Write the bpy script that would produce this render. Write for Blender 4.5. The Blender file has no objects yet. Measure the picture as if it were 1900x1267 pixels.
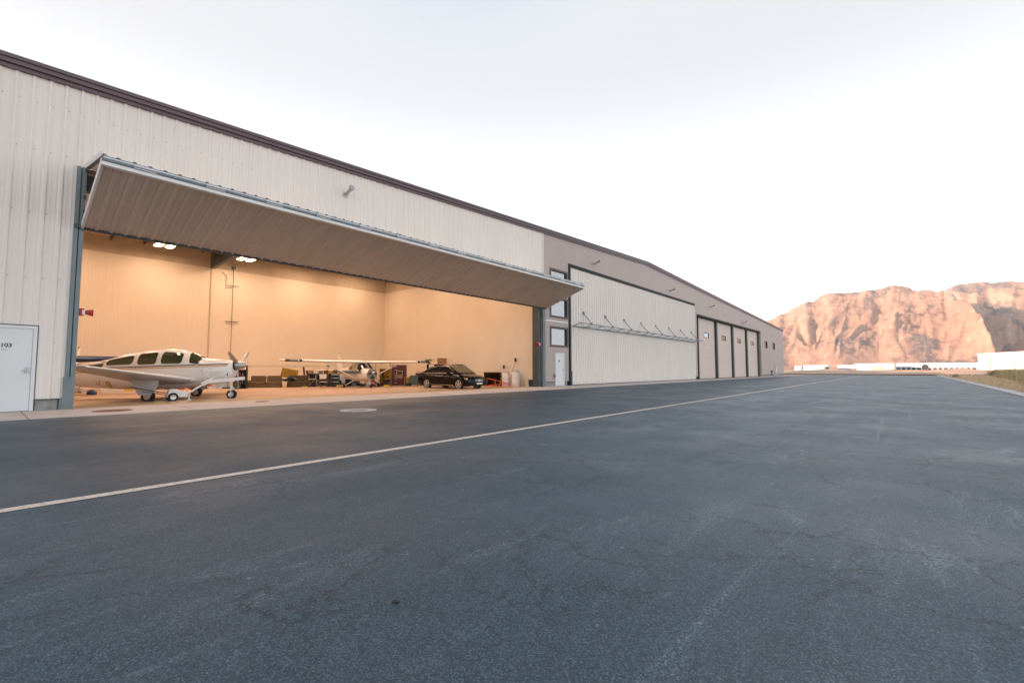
import bpy, math, random
from math import sin, cos, tan, pi, radians as R, sqrt
from mathutils import Vector, Matrix, Quaternion, noise
random.seed(7)
scn = bpy.context.scene
C = scn.collection

# ------------------------------------------------------------------ camera, world, sun, exposure
H = 1.05
PITCH, YAW = R(3.5594), R(40.4515)          # heading measured from +X (along the facade) towards +Y (the hangar)
cam_d = bpy.data.cameras.new('camera'); cam = bpy.data.objects.new('camera', cam_d); C.objects.link(cam)
cam_d.sensor_width = 36; cam_d.lens = 16.0 * 844 / 844.44; cam_d.clip_start = .05; cam_d.clip_end = 20000
cam.location = (0, 0, H)
fwd = Vector((cos(YAW)*cos(PITCH), sin(YAW)*cos(PITCH), sin(PITCH)))
cam.rotation_euler = fwd.to_track_quat('-Z', 'Y').to_euler()
scn.camera = cam

SUN_AZ, SUN_EL = R(146), R(7.0)             # direction TO the sun
W = bpy.data.worlds.new('World'); scn.world = W; W.use_nodes = True
wn = W.node_tree.nodes; wl = W.node_tree.links
for n in list(wn): wn.remove(n)
sky = wn.new('ShaderNodeTexSky'); sky.sky_type = 'NISHITA'; sky.sun_disc = False
sky.sun_elevation = SUN_EL; sky.sun_rotation = R(90) - SUN_AZ
sky.altitude = 1400; sky.air_density = 1.0; sky.dust_density = 1.2; sky.ozone_density = 1.0
hs = wn.new('ShaderNodeHueSaturation'); hs.inputs['Saturation'].default_value = .30; hs.inputs['Value'].default_value = 1.0
bg = wn.new('ShaderNodeBackground'); bg.inputs['Strength'].default_value = .15
wo = wn.new('ShaderNodeOutputWorld')
cap = wn.new('ShaderNodeVectorMath'); cap.operation = 'MINIMUM'; cap.inputs[1].default_value = (1.30, 1.31, 1.33)   # thin even overcast glow instead of a hot horizon
wtc = wn.new('ShaderNodeTexCoord'); wsp = wn.new('ShaderNodeSeparateXYZ'); wl.new(wtc.outputs['Generated'], wsp.inputs[0])
wmr = wn.new('ShaderNodeMapRange'); wmr.interpolation_type = 'SMOOTHERSTEP'
for i_, v_ in ((1, .02), (2, .60), (3, 2.8), (4, 1.0)): wmr.inputs[i_].default_value = v_
wl.new(wsp.outputs[2], wmr.inputs[0])
wsc = wn.new('ShaderNodeVectorMath'); wsc.operation = 'SCALE'; wsc.inputs[0].default_value = (1.16, 1.22, 1.29); wl.new(wmr.outputs[0], wsc.inputs['Scale']); wl.new(wsc.outputs[0], cap.inputs[1])
wl.new(sky.outputs[0], hs.inputs['Color']); wl.new(hs.outputs[0], cap.inputs[0]); wl.new(cap.outputs[0], bg.inputs[0]); wl.new(bg.outputs[0], wo.inputs[0])
sd = bpy.data.lights.new('sun', 'SUN'); sd.energy = 3.7; sd.angle = R(.5); sd.color = (1, .60, .43)
so = bpy.data.objects.new('sun', sd); C.objects.link(so)
tosun = Vector((cos(SUN_AZ)*cos(SUN_EL), sin(SUN_AZ)*cos(SUN_EL), sin(SUN_EL)))
so.rotation_euler = (-tosun).to_track_quat('-Z', 'Y').to_euler(); so.location = (-60, 60, 60)
scn.view_settings.view_transform = 'Standard'; scn.view_settings.look = 'None'
scn.view_settings.exposure = 2.2; scn.view_settings.gamma = 1
LAMP_W = 28.5

# ------------------------------------------------------------------ materials
def mat(name, col, rough=.6, metal=0, var=.0, vscale=4, bump=0, bscale=30, spec=.5, stretch=(1,1,1), col2=None, coat=0, emit=None, trans=0, alpha=1):
    m = bpy.data.materials.new(name); m.use_nodes = True
    nt = m.node_tree; N = nt.nodes; L = nt.links; b = N['Principled BSDF']
    b.inputs['Base Color'].default_value = (*col, 1); b.inputs['Roughness'].default_value = rough
    b.inputs['Metallic'].default_value = metal; b.inputs['Specular IOR Level'].default_value = spec
    b.inputs['Coat Weight'].default_value = coat; b.inputs['Transmission Weight'].default_value = trans
    b.inputs['Alpha'].default_value = alpha
    if emit: b.inputs['Emission Color'].default_value = (*emit[0], 1); b.inputs['Emission Strength'].default_value = emit[1]
    if var or bump:
        tc = N.new('ShaderNodeTexCoord'); mp = N.new('ShaderNodeMapping'); mp.inputs['Scale'].default_value = stretch
        L.new(tc.outputs['Object'], mp.inputs[0])
    if var:
        t = N.new('ShaderNodeTexNoise'); t.inputs['Scale'].default_value = vscale; t.inputs['Detail'].default_value = 6; t.inputs['Roughness'].default_value = .65
        L.new(mp.outputs[0], t.inputs[0])
        mr = N.new('ShaderNodeMapRange'); mr.inputs[1].default_value = .3; mr.inputs[2].default_value = (.7 if name != 'worn_paint' else .48)
        L.new(t.outputs[0], mr.inputs[0])
        mx = N.new('ShaderNodeMix'); mx.data_type = 'RGBA'
        c2 = col2 or tuple(c*(1-var) for c in col); c1 = col if col2 else tuple(min(1, c*(1+var*.5)) for c in col)
        mx.inputs[6].default_value = (*c2, 1); mx.inputs[7].default_value = (*c1, 1)
        L.new(mr.outputs[0], mx.inputs[0]); L.new(mx.outputs[2], b.inputs['Base Color'])
    if bump:
        t2 = N.new('ShaderNodeTexNoise'); t2.inputs['Scale'].default_value = bscale; t2.inputs['Detail'].default_value = 4
        L.new(mp.outputs[0], t2.inputs[0]); bp = N.new('ShaderNodeBump'); bp.inputs['Strength'].default_value = bump; bp.inputs['Distance'].default_value = .02
        L.new(t2.outputs[0], bp.inputs['Height']); L.new(bp.outputs[0], b.inputs['Normal'])
    return m

M = {}
def defm(k, *a, **kw): M[k] = mat(k, *a, **kw)
defm('cream_panel', (.76,.70,.645), .55, spec=.3, var=.045, vscale=1.1, stretch=(1,1,.25), bump=.05, bscale=1.5)
defm('shaded_cladding', (.52,.44,.365), .45, var=.12, vscale=1.5, stretch=(1,.3,.3))  # cream cladding again, darkened in the colour for shade under the raised door
defm('tan_panel', (.42,.345,.305), .5, var=.06, vscale=.8, stretch=(1,1,.3))
defm('taupe_door', (.60,.49,.43), .5, var=.05, vscale=1)
defm('maroon_trim', (.115,.075,.085), .32, var=.1, vscale=3)
defm('dark_trim', (.026,.034,.034), .7, spec=.25)
defm('steel_grey', (.16,.20,.215), .45, metal=.25, var=.2, vscale=5, stretch=(1,1,.3))
defm('steel_dark', (.06,.075,.078), .5, metal=.2, var=.2, vscale=4)
defm('white_trim', (.70,.68,.66), .45, var=.05)
defm('concrete_wall', (.30,.29,.27), .9, var=.3, vscale=9, bump=.4, bscale=60)
defm('white_door', (.66,.67,.68), .4, var=.04, vscale=2)
defm('black', (.012,.012,.013), .5)
defm('black_gloss', (.003,.003,.004), .14, spec=.28)
defm('rubber', (.014,.014,.015), .75)
defm('rubber_worn', (.03,.03,.03), .8)
defm('chrome', (.6,.6,.6), .2, metal=1)
defm('alloy', (.55,.55,.55), .32, metal=.8)
defm('aluminium', (.42,.42,.43), .35, metal=.9, var=.1)
defm('window_brown', (.07,.052,.045), .5)
defm('liner_wall', (.70,.61,.49), .55, var=.05, vscale=.6)
defm('insulation', (.50,.42,.32), .85, var=.12, vscale=1.5)
defm('ceiling_white', (.70,.64,.55), .8, var=.08, vscale=1.2)
defm('plane_white', (.74,.73,.72), .28, coat=.5)
defm('plane_grey', (.50,.52,.55), .4, var=.06)
defm('plane_cream', (.78,.74,.68), .3, coat=.4)
defm('gold', (.55,.30,.04), .4)
defm('dark_green', (.018,.03,.012), .35, coat=.4)
defm('navy', (.008,.035,.11), .4)
defm('stripe_blue', (.09,.15,.19), .35)
defm('glass_dark', (.03,.045,.02), .06, spec=.8)
defm('glass_black', (.01,.012,.014), .05, spec=.8)
defm('seat_brown', (.10,.05,.03), .8)
defm('red', (.42,.02,.02), .4)
defm('red_dark', (.10,.012,.012), .4)
defm('yellow', (.72,.44,.02), .5)
defm('mustard', (.50,.30,.04), .8, var=.2)
defm('plastic_white', (.72,.70,.68), .4, var=.06)
defm('plastic_green', (.05,.09,.075), .5)
defm('green', (.03,.09,.07), .45)
defm('grey', (.20,.20,.20), .6, var=.1)
defm('grey_dark', (.06,.06,.062), .6)
defm('couch', (.13,.085,.04), .9, var=.25, vscale=8, bump=.3, bscale=12)
defm('couch_dark', (.08,.05,.025), .9, var=.25, vscale=8)
defm('wood', (.30,.15,.06), .6, var=.35, vscale=4, stretch=(1,1,8))
defm('wood_dark', (.10,.045,.022), .55, var=.3, vscale=4)
defm('cardboard', (.38,.23,.11), .85, var=.12)
defm('cyan', (.25,.55,.55), .5)
defm('tarp', (.55,.40,.14), .7, var=.2)
defm('orange', (.75,.11,.02), .5)
defm('blue_bin', (.02,.035,.06), .5)
defm('leaf', (.05,.10,.025), .7, var=.3)
defm('flower', (.30,.05,.06), .7, var=.4)
defm('tube_light', (1,1,1), .5, emit=((1,.66,.36), 4))
defm('lens_amber', (.6,.22,.03), .2, coat=1)
defm('lamp_clear', (.7,.7,.68), .08, metal=.6)
defm('dried_leaf', (.05,.04,.03), .8)
defm('lettering', (.03,.032,.035), .6)
defm('far_white', (.62,.61,.60), .6, var=.04, vscale=.3)
defm('far_blue', (.42,.46,.52), .6, var=.1, vscale=.4)
defm('far_tan', (.45,.33,.25), .8)
defm('wood_pole', (.20,.13,.09), .9)
defm('rust', (.18,.08,.05), .9, var=.3)

def window_glass():
    m = mat('window_glass', (.55,.55,.54), .04, metal=.0, spec=1.0); b = m.node_tree.nodes['Principled BSDF']
    b.inputs['Base Color'].default_value = (.27,.275,.28,1); b.inputs['Metallic'].default_value = .85
    return m
M['window_glass'] = window_glass()

def asphalt(name, base, light, seed, crack=True):
    m = bpy.data.materials.new(name); m.use_nodes = True; nt = m.node_tree; N = nt.nodes; L = nt.links; b = N['Principled BSDF']
    tc = N.new('ShaderNodeTexCoord')
    def mapn(s, loc=(0,0,0), rot=0):
        mp = N.new('ShaderNodeMapping'); mp.inputs['Scale'].default_value = s; mp.inputs['Location'].default_value = loc; mp.inputs['Rotation'].default_value = (0,0,rot)
        L.new(tc.outputs['Object'], mp.inputs[0]); return mp
    def nz(mp, sc, det=6, ro=.6, dist=0):
        t = N.new('ShaderNodeTexNoise'); t.inputs['Scale'].default_value = sc; t.inputs['Detail'].default_value = det; t.inputs['Roughness'].default_value = ro; t.inputs['Distortion'].default_value = dist
        L.new(mp.outputs[0], t.inputs[0]); return t.outputs[0]
    def rng(src, a, c, o0=0, o1=1):
        r = N.new('ShaderNodeMapRange'); r.inputs[1].default_value = a; r.inputs[2].default_value = c; r.inputs[3].default_value = o0; r.inputs[4].default_value = o1
        L.new(src, r.inputs[0]); return r.outputs[0]
    def mix(f, c1, c2):
        x = N.new('ShaderNodeMix'); x.data_type = 'RGBA'
        if isinstance(f, float): x.inputs[0].default_value = f
        else: L.new(f, x.inputs[0])
        for i, c in ((6, c1), (7, c2)):
            if isinstance(c, tuple): x.inputs[i].default_value = (*c, 1)
            else: L.new(c, x.inputs[i])
        return x.outputs[2]
    def mth(op, a, c):
        x = N.new('ShaderNodeMath'); x.operation = op
        for i, v in ((0, a), (1, c)):
            if isinstance(v, (int, float)): x.inputs[i].default_value = v
            else: L.new(v, x.inputs[i])
        return x.outputs[0]
    m1 = mapn((1,1,1), (seed, 0, 0)); streak = mapn((.10, 1, 1), (seed, 3, 0), R(-4)); streak2 = mapn((.16, 1, 1), (seed+5, 9, 0), R(6))
    dark = tuple(c*.66 for c in base); lite = tuple(c*1.4 for c in base)
    c = mix(rng(nz(m1, .35, 9, .72), .30, .70), dark, lite)
    c = mix(rng(nz(streak, 1.3, 5, .65), .46, .8, 0, .35), c, tuple(x*1.7 for x in base))     # long wear streaks
    c = mix(rng(nz(streak2, 2.2, 6, .7), .54, .8, 0, .3), c, tuple(x*.45 for x in base))
    c = mix(rng(nz(m1, 7, 8, .75), .42, .62, 0, .5), c, tuple(x*.55 for x in base))
    c = mix(rng(nz(m1, 60, 4, .8), .40, .60, 0, .6), c, tuple(x*.4 for x in base))
    c = mix(rng(nz(m1, 24, 5, .85), .54, .64, 0, .30), c, tuple(x*2.2 for x in base))
    # pale aggregate, denser in patches
    v = N.new('ShaderNodeTexVoronoi'); v.inputs['Scale'].default_value = 95; L.new(m1.outputs[0], v.inputs[0])
    bw = N.new('ShaderNodeSeparateColor'); L.new(v.outputs['Color'], bw.inputs[0])
    vg = N.new('ShaderNodeTexVoronoi'); vg.inputs['Scale'].default_value = 170; L.new(m1.outputs[0], vg.inputs[0])
    sg_ = N.new('ShaderNodeSeparateColor'); L.new(vg.outputs['Color'], sg_.inputs[0])
    c = mix(rng(sg_.outputs[1], 0, 1, 0, .70), c, tuple(x*.30 for x in base))
    c = mix(rng(sg_.outputs[2], .6, 1, 0, .60), c, tuple(.5*(x*3.2+.16) for x in base))
    patch = rng(nz(streak, 2.6, 6, .7), .50, .62, .0, .50)
    thr = mth('SUBTRACT', .955, patch)
    sp = mth('MULTIPLY', mth('GREATER_THAN', bw.outputs[0], thr), rng(v.outputs['Distance'], .0, .38, 1, 0))
    c = mix(mth('MULTIPLY', sp, .9), c, light)
    v3 = N.new('ShaderNodeTexVoronoi'); v3.inputs['Scale'].default_value = 17; L.new(m1.outputs[0], v3.inputs[0])
    bw3 = N.new('ShaderNodeSeparateColor'); L.new(v3.outputs['Color'], bw3.inputs[0])
    sp3 = mth('MULTIPLY', mth('GREATER_THAN', bw3.outputs[0], .985), rng(v3.outputs['Distance'], .05, .25, .8, 0))
    c = mix(sp3, c, light)
    # scuffed pale patches
    sc = mth('MULTIPLY', rng(nz(mapn((.35,1,1),(2+seed,0,0),R(8)), 1.7, 8, .75, .6), .585, .66), rng(nz(m1, 45, 4, .8), .46, .58))
    c = mix(mth('MULTIPLY', sc, .6), c, light)
    rv = mth('MULTIPLY', rng(nz(mapn((.16,1.3,1),(7+seed,2,0),R(-7)), 2.3, 7, .75, .4), .555, .64), rng(nz(m1, 55, 3, .8), .50, .60))
    c = mix(mth('MULTIPLY', rv, .5), c, light)
    rv2 = mth('MULTIPLY', rng(nz(mapn((.05,2.6,1),(1+seed,8,0),R(3)), 1.6, 6, .7, .2), .60, .66), rng(nz(m1, 40, 3, .8), .45, .62))
    c = mix(mth('MULTIPLY', rv2, .55), c, light)
    # thin curved tyre marks
    for (cx, cy, rad) in ((17.0, -1.0, 3.2), (17.3, -1.0, 2.6), (40, 3, 9)):
        s = N.new('ShaderNodeVectorMath'); s.operation = 'DISTANCE'; s.inputs[1].default_value = (cx, cy, 0); L.new(tc.outputs['Object'], s.inputs[0])
        ring = rng(mth('ABSOLUTE', mth('SUBTRACT', s.outputs['Value'], rad), 0), .0, .09, 1, 0)
        c = mix(mth('MULTIPLY', mth('MULTIPLY', ring, rng(nz(m1, .7, 3), .5, .6)), .35), c, light)
    hgt = rng(nz(m1, 160, 3, .7), 0, 1)
    if crack:
        wv = nz(m1, 1.3, 6, .7)
        v2 = N.new('ShaderNodeTexVoronoi'); v2.feature = 'DISTANCE_TO_EDGE'; v2.inputs['Scale'].default_value = 1.5
        add = N.new('ShaderNodeVectorMath'); add.operation = 'ADD'
        sv = N.new('ShaderNodeTexNoise'); sv.inputs['Scale'].default_value = 2.0; sv.inputs['Detail'].default_value = 8; sv.inputs['Roughness'].default_value = .7; L.new(m1.outputs[0], sv.inputs[0])
        mul = N.new('ShaderNodeVectorMath'); mul.operation = 'SCALE'; mul.inputs['Scale'].default_value = .8; L.new(sv.outputs['Color'], mul.inputs[0])
        L.new(m1.outputs[0], add.inputs[0]); L.new(mul.outputs[0], add.inputs[1]); L.new(add.outputs[0], v2.inputs[0])
        ck = mth('MULTIPLY', rng(v2.outputs['Distance'], .0, .018, 1, 0), rng(nz(m1, .5, 3), .42, .55))
        c = mix(mth('MULTIPLY', ck, .85), c, tuple(x*.25 for x in base))
        hgt = mth('SUBTRACT', hgt, ck)
    L.new(c, b.inputs['Base Color'])
    L.new(rng(nz(m1, .6, 4), .3, .7, .44, .62), b.inputs['Roughness']); b.inputs['Specular IOR Level'].default_value = .5
    bp = N.new('ShaderNodeBump'); bp.inputs['Strength'].default_value = .55; bp.inputs['Distance'].default_value = .006
    L.new(hgt, bp.inputs['Height']); L.new(bp.outputs[0], b.inputs['Normal'])
    return m
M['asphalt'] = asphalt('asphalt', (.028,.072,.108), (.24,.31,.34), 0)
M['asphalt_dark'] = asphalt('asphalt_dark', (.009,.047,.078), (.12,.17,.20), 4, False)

def floor_mat():
    m = mat('polished_floor', (.46,.34,.21), .3, var=.35, vscale=1.2, bump=.05, bscale=6, stretch=(.5,1,1)); return m
M['floor'] = floor_mat()
defm('concrete', (.50,.44,.41), .8, var=.14, vscale=1.6, bump=.2, bscale=50)
defm('kerb', (.52,.51,.50), .8, var=.18, vscale=3, bump=.2, bscale=50)
defm('worn_paint', (.68,.57,.48), .7, var=.6, vscale=22, col2=(.20,.20,.20), bump=.2, bscale=80)
defm('dirt', (.46,.33,.24), .95, var=.35, vscale=.12, bump=.3, bscale=2)
defm('dry_grass', (.68,.51,.34), .9, var=.35, vscale=1.5)
defm('weed_green', (.25,.235,.085), .85, var=.45, vscale=.6, col2=(.40,.30,.15))
defm('bush_green', (.07,.11,.03), .85, var=.4, vscale=3)

def mountain_mat():
    m = bpy.data.materials.new('mountain_rock'); m.use_nodes = True; nt = m.node_tree; N = nt.nodes; L = nt.links; b = N['Principled BSDF']
    tc = N.new('ShaderNodeTexCoord')
    def nz(sc, det=8, ro=.65, s=(1,1,1)):
        mp = N.new('ShaderNodeMapping'); mp.inputs['Scale'].default_value = s; L.new(tc.outputs['Object'], mp.inputs[0])
        t = N.new('ShaderNodeTexNoise'); t.inputs['Scale'].default_value = sc; t.inputs['Detail'].default_value = det; t.inputs['Roughness'].default_value = ro; L.new(mp.outputs[0], t.inputs[0]); return t
    def mix(a, f0, f1, c1, c2):
        r = N.new('ShaderNodeMapRange'); r.inputs[1].default_value = f0; r.inputs[2].default_value = f1; L.new(a.outputs[0], r.inputs[0])
        x = N.new('ShaderNodeMix'); x.data_type = 'RGBA'; L.new(r.outputs[0], x.inputs[0])
        for i, c in ((6, c1), (7, c2)):
            if isinstance(c, tuple): x.inputs[i].default_value = (*c, 1)
            else: L.new(c, x.inputs[i])
        return x.outputs[2]
    c = mix(nz(.0016, 5, .55), .36, .62, (.36,.235,.175), (.47,.31,.225))
    c = mix(nz(.0042, 9, .62, (.28,1,.55)), .57, .60, c, (.165,.15,.145))
    c = mix(nz(.012, 10, .8, (.4,1,.8)), .53, .62, c, (.23,.165,.135))
    c = mix(nz(.04, 6, .75, (.5,1,1)), .56, .66, c, (.60,.45,.36))
    c = mix(nz(.03, 6, .7), .60, .75, c, (.52,.38,.30))
    L.new(c, b.inputs['Base Color']); b.inputs['Roughness'].default_value = 1; b.inputs['Specular IOR Level'].default_value = .1
    bp = N.new('ShaderNodeBump'); bp.inputs['Strength'].default_value = .6; bp.inputs['Distance'].default_value = 22
    L.new(nz(.015, 10, .7).outputs[0], bp.inputs['Height']); L.new(bp.outputs[0], b.inputs['Normal'])
    return m
M['mountain'] = mountain_mat()

# ------------------------------------------------------------------ mesh helpers
WORLD = {}
class MB:
    def __init__(s): s.v = []; s.f = []
    def face(s, pts):
        n = len(s.v); s.v += [tuple(p) for p in pts]; s.f.append(tuple(range(n, n+len(pts)))); return s
    def add(s, v, f):
        n = len(s.v); s.v += [tuple(p) for p in v]; s.f += [tuple(i+n for i in q) for q in f]; return s
    def box(s, x0, x1, y0, y1, z0, z1):
        v = [(x, y, z) for z in (z0, z1) for y in (y0, y1) for x in (x0, x1)]
        return s.add(v, [(0,2,3,1),(4,5,7,6),(0,1,5,4),(2,6,7,3),(0,4,6,2),(1,3,7,5)])
    def cbox(s, c, size, rot=None, taper=1.0):
        v = []
        for z in (-.5, .5):
            k = 1 if z < 0 else taper
            for y in (-.5, .5):
                for x in (-.5, .5): v.append(Vector((x*size[0]*k, y*size[1]*k, z*size[2])))
        if rot is not None:
            q = rot if isinstance(rot, (Quaternion, Matrix)) else Matrix.Rotation(rot, 3, 'Z')
            v = [q @ p for p in v]
        v = [p + Vector(c) for p in v]
        return s.add(v, [(0,2,3,1),(4,5,7,6),(0,1,5,4),(2,6,7,3),(0,4,6,2),(1,3,7,5)])
    def tube(s, p0, p1, r0, r1=None, n=10, cap=True):
        p0, p1 = Vector(p0), Vector(p1); r1 = r0 if r1 is None else r1
        d = (p1-p0).normalized(); a = d.orthogonal().normalized(); b = d.cross(a)
        v = []
        for p, r in ((p0, r0), (p1, r1)):
            for i in range(n): t = 2*pi*i/n; v.append(p + a*cos(t)*r + b*sin(t)*r)
        f = [(i, (i+1) % n, n+(i+1) % n, n+i) for i in range(n)]
        if cap: f += [tuple(range(n-1, -1, -1)), tuple(range(n, 2*n))]
        return s.add(v, f)
    def path(s, pts, r, n=8):
        for a, b in zip(pts, pts[1:]): s.tube(a, b, r, r, n)
        return s
    def loft(s, rings, closed=True, cap=True):
        n = len(rings[0]); v = [p for r in rings for p in r]; f = []
        for k in range(len(rings)-1):
            for i in range(n if closed else n-1):
                j = (i+1) % n; f.append((k*n+i, k*n+j, (k+1)*n+j, (k+1)*n+i))
        if cap: f += [tuple(range(n-1, -1, -1)), tuple(range((len(rings)-1)*n, len(rings)*n))]
        return s.add(v, f)
    def lathe(s, c, prof, axis='Z', n=20, cap=True):
        c = Vector(c); rings = []
        for r, h in prof:
            ring = []
            for i in range(n):
                t = 2*pi*i/n; a, b = cos(t)*r, sin(t)*r
                ring.append(c + (Vector((a, b, h)) if axis == 'Z' else Vector((a, h, b)) if axis == 'Y' else Vector((h, a, b))))
            rings.append(ring)
        return s.loft(rings, True, cap)
    def grid(s, fn, nu, nv):
        v = [fn(i/nu, j/nv) for j in range(nv+1) for i in range(nu+1)]
        f = [(j*(nu+1)+i, j*(nu+1)+i+1, (j+1)*(nu+1)+i+1, (j+1)*(nu+1)+i) for j in range(nv) for i in range(nu)]
        return s.add(v, f)
    def build(s, name, mat, parent=None, smooth=False, bevel=0, solid=0, label=None):
        me = bpy.data.meshes.new(name); me.from_pydata([tuple(p) for p in s.v], [], s.f)
        me.validate(); me.update()
        if smooth:
            for p in me.polygons: p.use_smooth = True
        me.materials.append(M[mat] if isinstance(mat, str) else mat)
        o = bpy.data.objects.new(name, me); C.objects.link(o)
        if smooth: me.set_sharp_from_angle(angle=R(38))
        if parent is not None:
            o.parent = parent
            if parent.name in WORLD: o.location = -WORLD[parent.name] if WORLD[parent.name] is not None else (0,0,0)
            if parent.name in WORLD: WORLD[o.name] = None
        if bevel:
            b = o.modifiers.new('bevel', 'BEVEL'); b.width = bevel; b.segments = 2; b.limit_method = 'ANGLE'
        if solid:
            b = o.modifiers.new('solid', 'SOLIDIFY'); b.thickness = solid; b.offset = 0
        if label: o['label'] = label
        return o
def split(mb, name, m, parent):
    """one object per separate piece"""
    n = len(mb.v); par = list(range(n))
    def find(a):
        while par[a] != a: par[a] = par[par[a]]; a = par[a]
        return a
    for f in mb.f:
        for a in f[1:]: par[find(a)] = find(f[0])
    groups = {}
    for f in mb.f: groups.setdefault(find(f[0]), []).append(f)
    for fs in groups.values():
        ids = sorted({i for f in fs for i in f}); mp = {a: i for i, a in enumerate(ids)}
        q = MB(); q.v = [mb.v[i] for i in ids]; q.f = [tuple(mp[i] for i in f) for f in fs]; q.build(name, m, parent)
def tag(o, label, cat, group=None):
    o['label'] = label; o['category'] = cat
    if group: o['group'] = group
    return o
def thing(name, label, cat, loc=(0,0,0), rz=0, group=None, scale=1, world=False):
    o = bpy.data.objects.new(name, None); C.objects.link(o); o.empty_display_size = .3
    o.location = loc; o.rotation_euler = (0, 0, rz); o.scale = (scale,)*3
    tag(o, label, cat, group)
    if world: WORLD[o.name] = Vector(loc)
    return o
def struct(o): o['kind'] = 'structure'; return o
def stuff(o): o['kind'] = 'stuff'; return o
def copy_tree(o, parent=None):
    c = o.copy(); C.objects.link(c); c.parent = parent
    if o.name in WORLD: WORLD[c.name] = WORLD[o.name]
    for ch in [x for x in bpy.data.objects if x.parent == o and x is not c]: copy_tree(ch, c)
    return c
def text_mesh(body, size, offset=0.0):
    cu = bpy.data.curves.new('text', 'FONT'); cu.body = body; cu.size = size; cu.align_x = 'CENTER'; cu.align_y = 'CENTER'; cu.offset = offset; cu.resolution_u = 4
    o = bpy.data.objects.new('text', cu); C.objects.link(o)
    dg = bpy.context.evaluated_depsgraph_get(); me = bpy.data.meshes.new_from_object(o.evaluated_get(dg))
    v = [tuple(p.co) for p in me.vertices]; f = [tuple(p.vertices) for p in me.polygons]
    bpy.data.objects.remove(o); bpy.data.meshes.remove(me); return v, f
KS = .016
def fz(y): return -KS*(y-16.9)             # the hangar floor falls gently towards the back

# ------------------------------------------------------------------ ground
YF = 16.85; AP = 14.1
g = MB(); g.face([(-9000,-9000,-.03),(9000,-9000,-.03),(9000,9000,-.03),(-9000,9000,-.03)])
o = struct(g.build('ground', 'dirt')); o['label'] = 'bare tan dirt ground around the airfield'
def kerbY(x): return -3.20 - .0162*(x-5)
def sheet(name, pts, z, m, label):
    o = struct(MB().face([(x, y, z) for x, y in pts]).build(name, m)); o['label'] = label; return o
LY0, LY1 = 5.08, 5.24
sheet('road', [(-70, kerbY(-70)), (112.5, kerbY(112.5)), (112.5, 5.16), (-70, 5.16)], 0, 'asphalt', 'blue grey asphalt taxiway')
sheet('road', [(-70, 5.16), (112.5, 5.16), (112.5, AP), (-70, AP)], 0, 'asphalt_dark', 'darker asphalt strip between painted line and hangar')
def linep(x): return LY0 + .0035*min(x, 54)
b = MB()
n = 60
for i in range(n):
    x0 = -70 + i*(104+70)/n; x1 = -70 + (i+1)*(104+70)/n
    j = lambda x: .006*noise.noise(Vector((x*.8, 0, 0)))
    b.face([(x0, linep(x0)+j(x0), .004), (x1, linep(x1)+j(x1), .004), (x1, linep(x1)+.125+j(x1+9), .004), (x0, linep(x0)+.125+j(x0+9), .004)])
o = struct(b.build('painted_line', 'worn_paint')); o['label'] = 'long cream painted line on the asphalt'
o = struct(MB().box(-70, 100.3, AP, YF+.10, -.06, .012).build('pavement', 'concrete')); o['label'] = 'pale concrete apron strip in front of the hangar'
b = MB()
for i in range(40):
    x0 = -30+i*3.56; x1 = x0+3.54
    v = []
    for (x) in (x0, x1):
        for (dy, z) in ((0, -.05), (0, .05), (-.42, .07), (-.42, -.05)): v.append((x, kerbY(x)+dy, z))
    b.add(v, [(0,1,5,4),(1,2,6,5),(2,3,7,6),(0,3,2,1),(4,5,6,7)])
o = struct(b.build('kerb', 'kerb')); o['label'] = 'white concrete edging between asphalt and weeds'
for k in range(34):
    x = -8.4+3.05*k
    j = struct(MB().box(x-.008, x+.008, AP+.01, YF-.04, .012, .0145).build('pavement_joint', 'grey_dark')); j['label'] = 'thin sawn joint across the concrete apron'
# small items on the asphalt
def manhole(x, y, z, r, ring, lab, collar='plastic_white', rimmed=True):
    t = thing('manhole_cover', lab, 'manhole cover', (x, y, z), 0, None)
    MB().lathe((0,0,0), [(r*.52, .0), (r*.52, .010), (r*.985, .010), (r, .002)], n=40).build('collar', ring, t)
    MB().lathe((0,0,.001), [(r*.50, .0), (r*.50, .014), (.001, .015)], n=32).build('lid', 'steel_grey', t)
    if rimmed: MB().lathe((0,0,-.001), [(r*1.0, 0), (r*1.08, .004), (r*1.02, .0045)], n=40).build('rim', 'black', t)
    return t
manhole(6.45, 10.72, .002, .46, 'kerb', 'round manhole cover with white concrete collar in the dark asphalt')
t = tag(MB().lathe((0,0,0), [(.02, 0), (.40, .0), (.40, .008), (.36, .012), (.01, .012)], n=36).build('manhole_cover', 'rust'), 'large rusty brown round cover in the concrete apron near the left door jamb', 'manhole cover'); t.location = (2.28, 15.3, .012)
t = tag(MB().lathe((0,0,0), [(.02, 0), (.20, .0), (.20, .008), (.01, .012)], n=28).build('manhole_cover', 'rust'), 'small rusty round cover in the concrete apron in front of the propeller aircraft', 'manhole cover'); t.location = (6.1, 15.95, .012)
b = MB(); b.grid(lambda u, v: (.07*(u-.5)*(1-abs(v-.5)), .11*(v-.5), .006+.016*sin(u*6)*sin(v*5)+.012), 5, 6)
t = tag(b.build('dry_leaf', 'dried_leaf', solid=.004), 'small dark dry leaf lying on the open asphalt in the foreground', 'leaf'); t.location = (1.28, 1.78, .0); t.rotation_euler = (0,0,.6); t.scale = (.32,)*3

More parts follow.
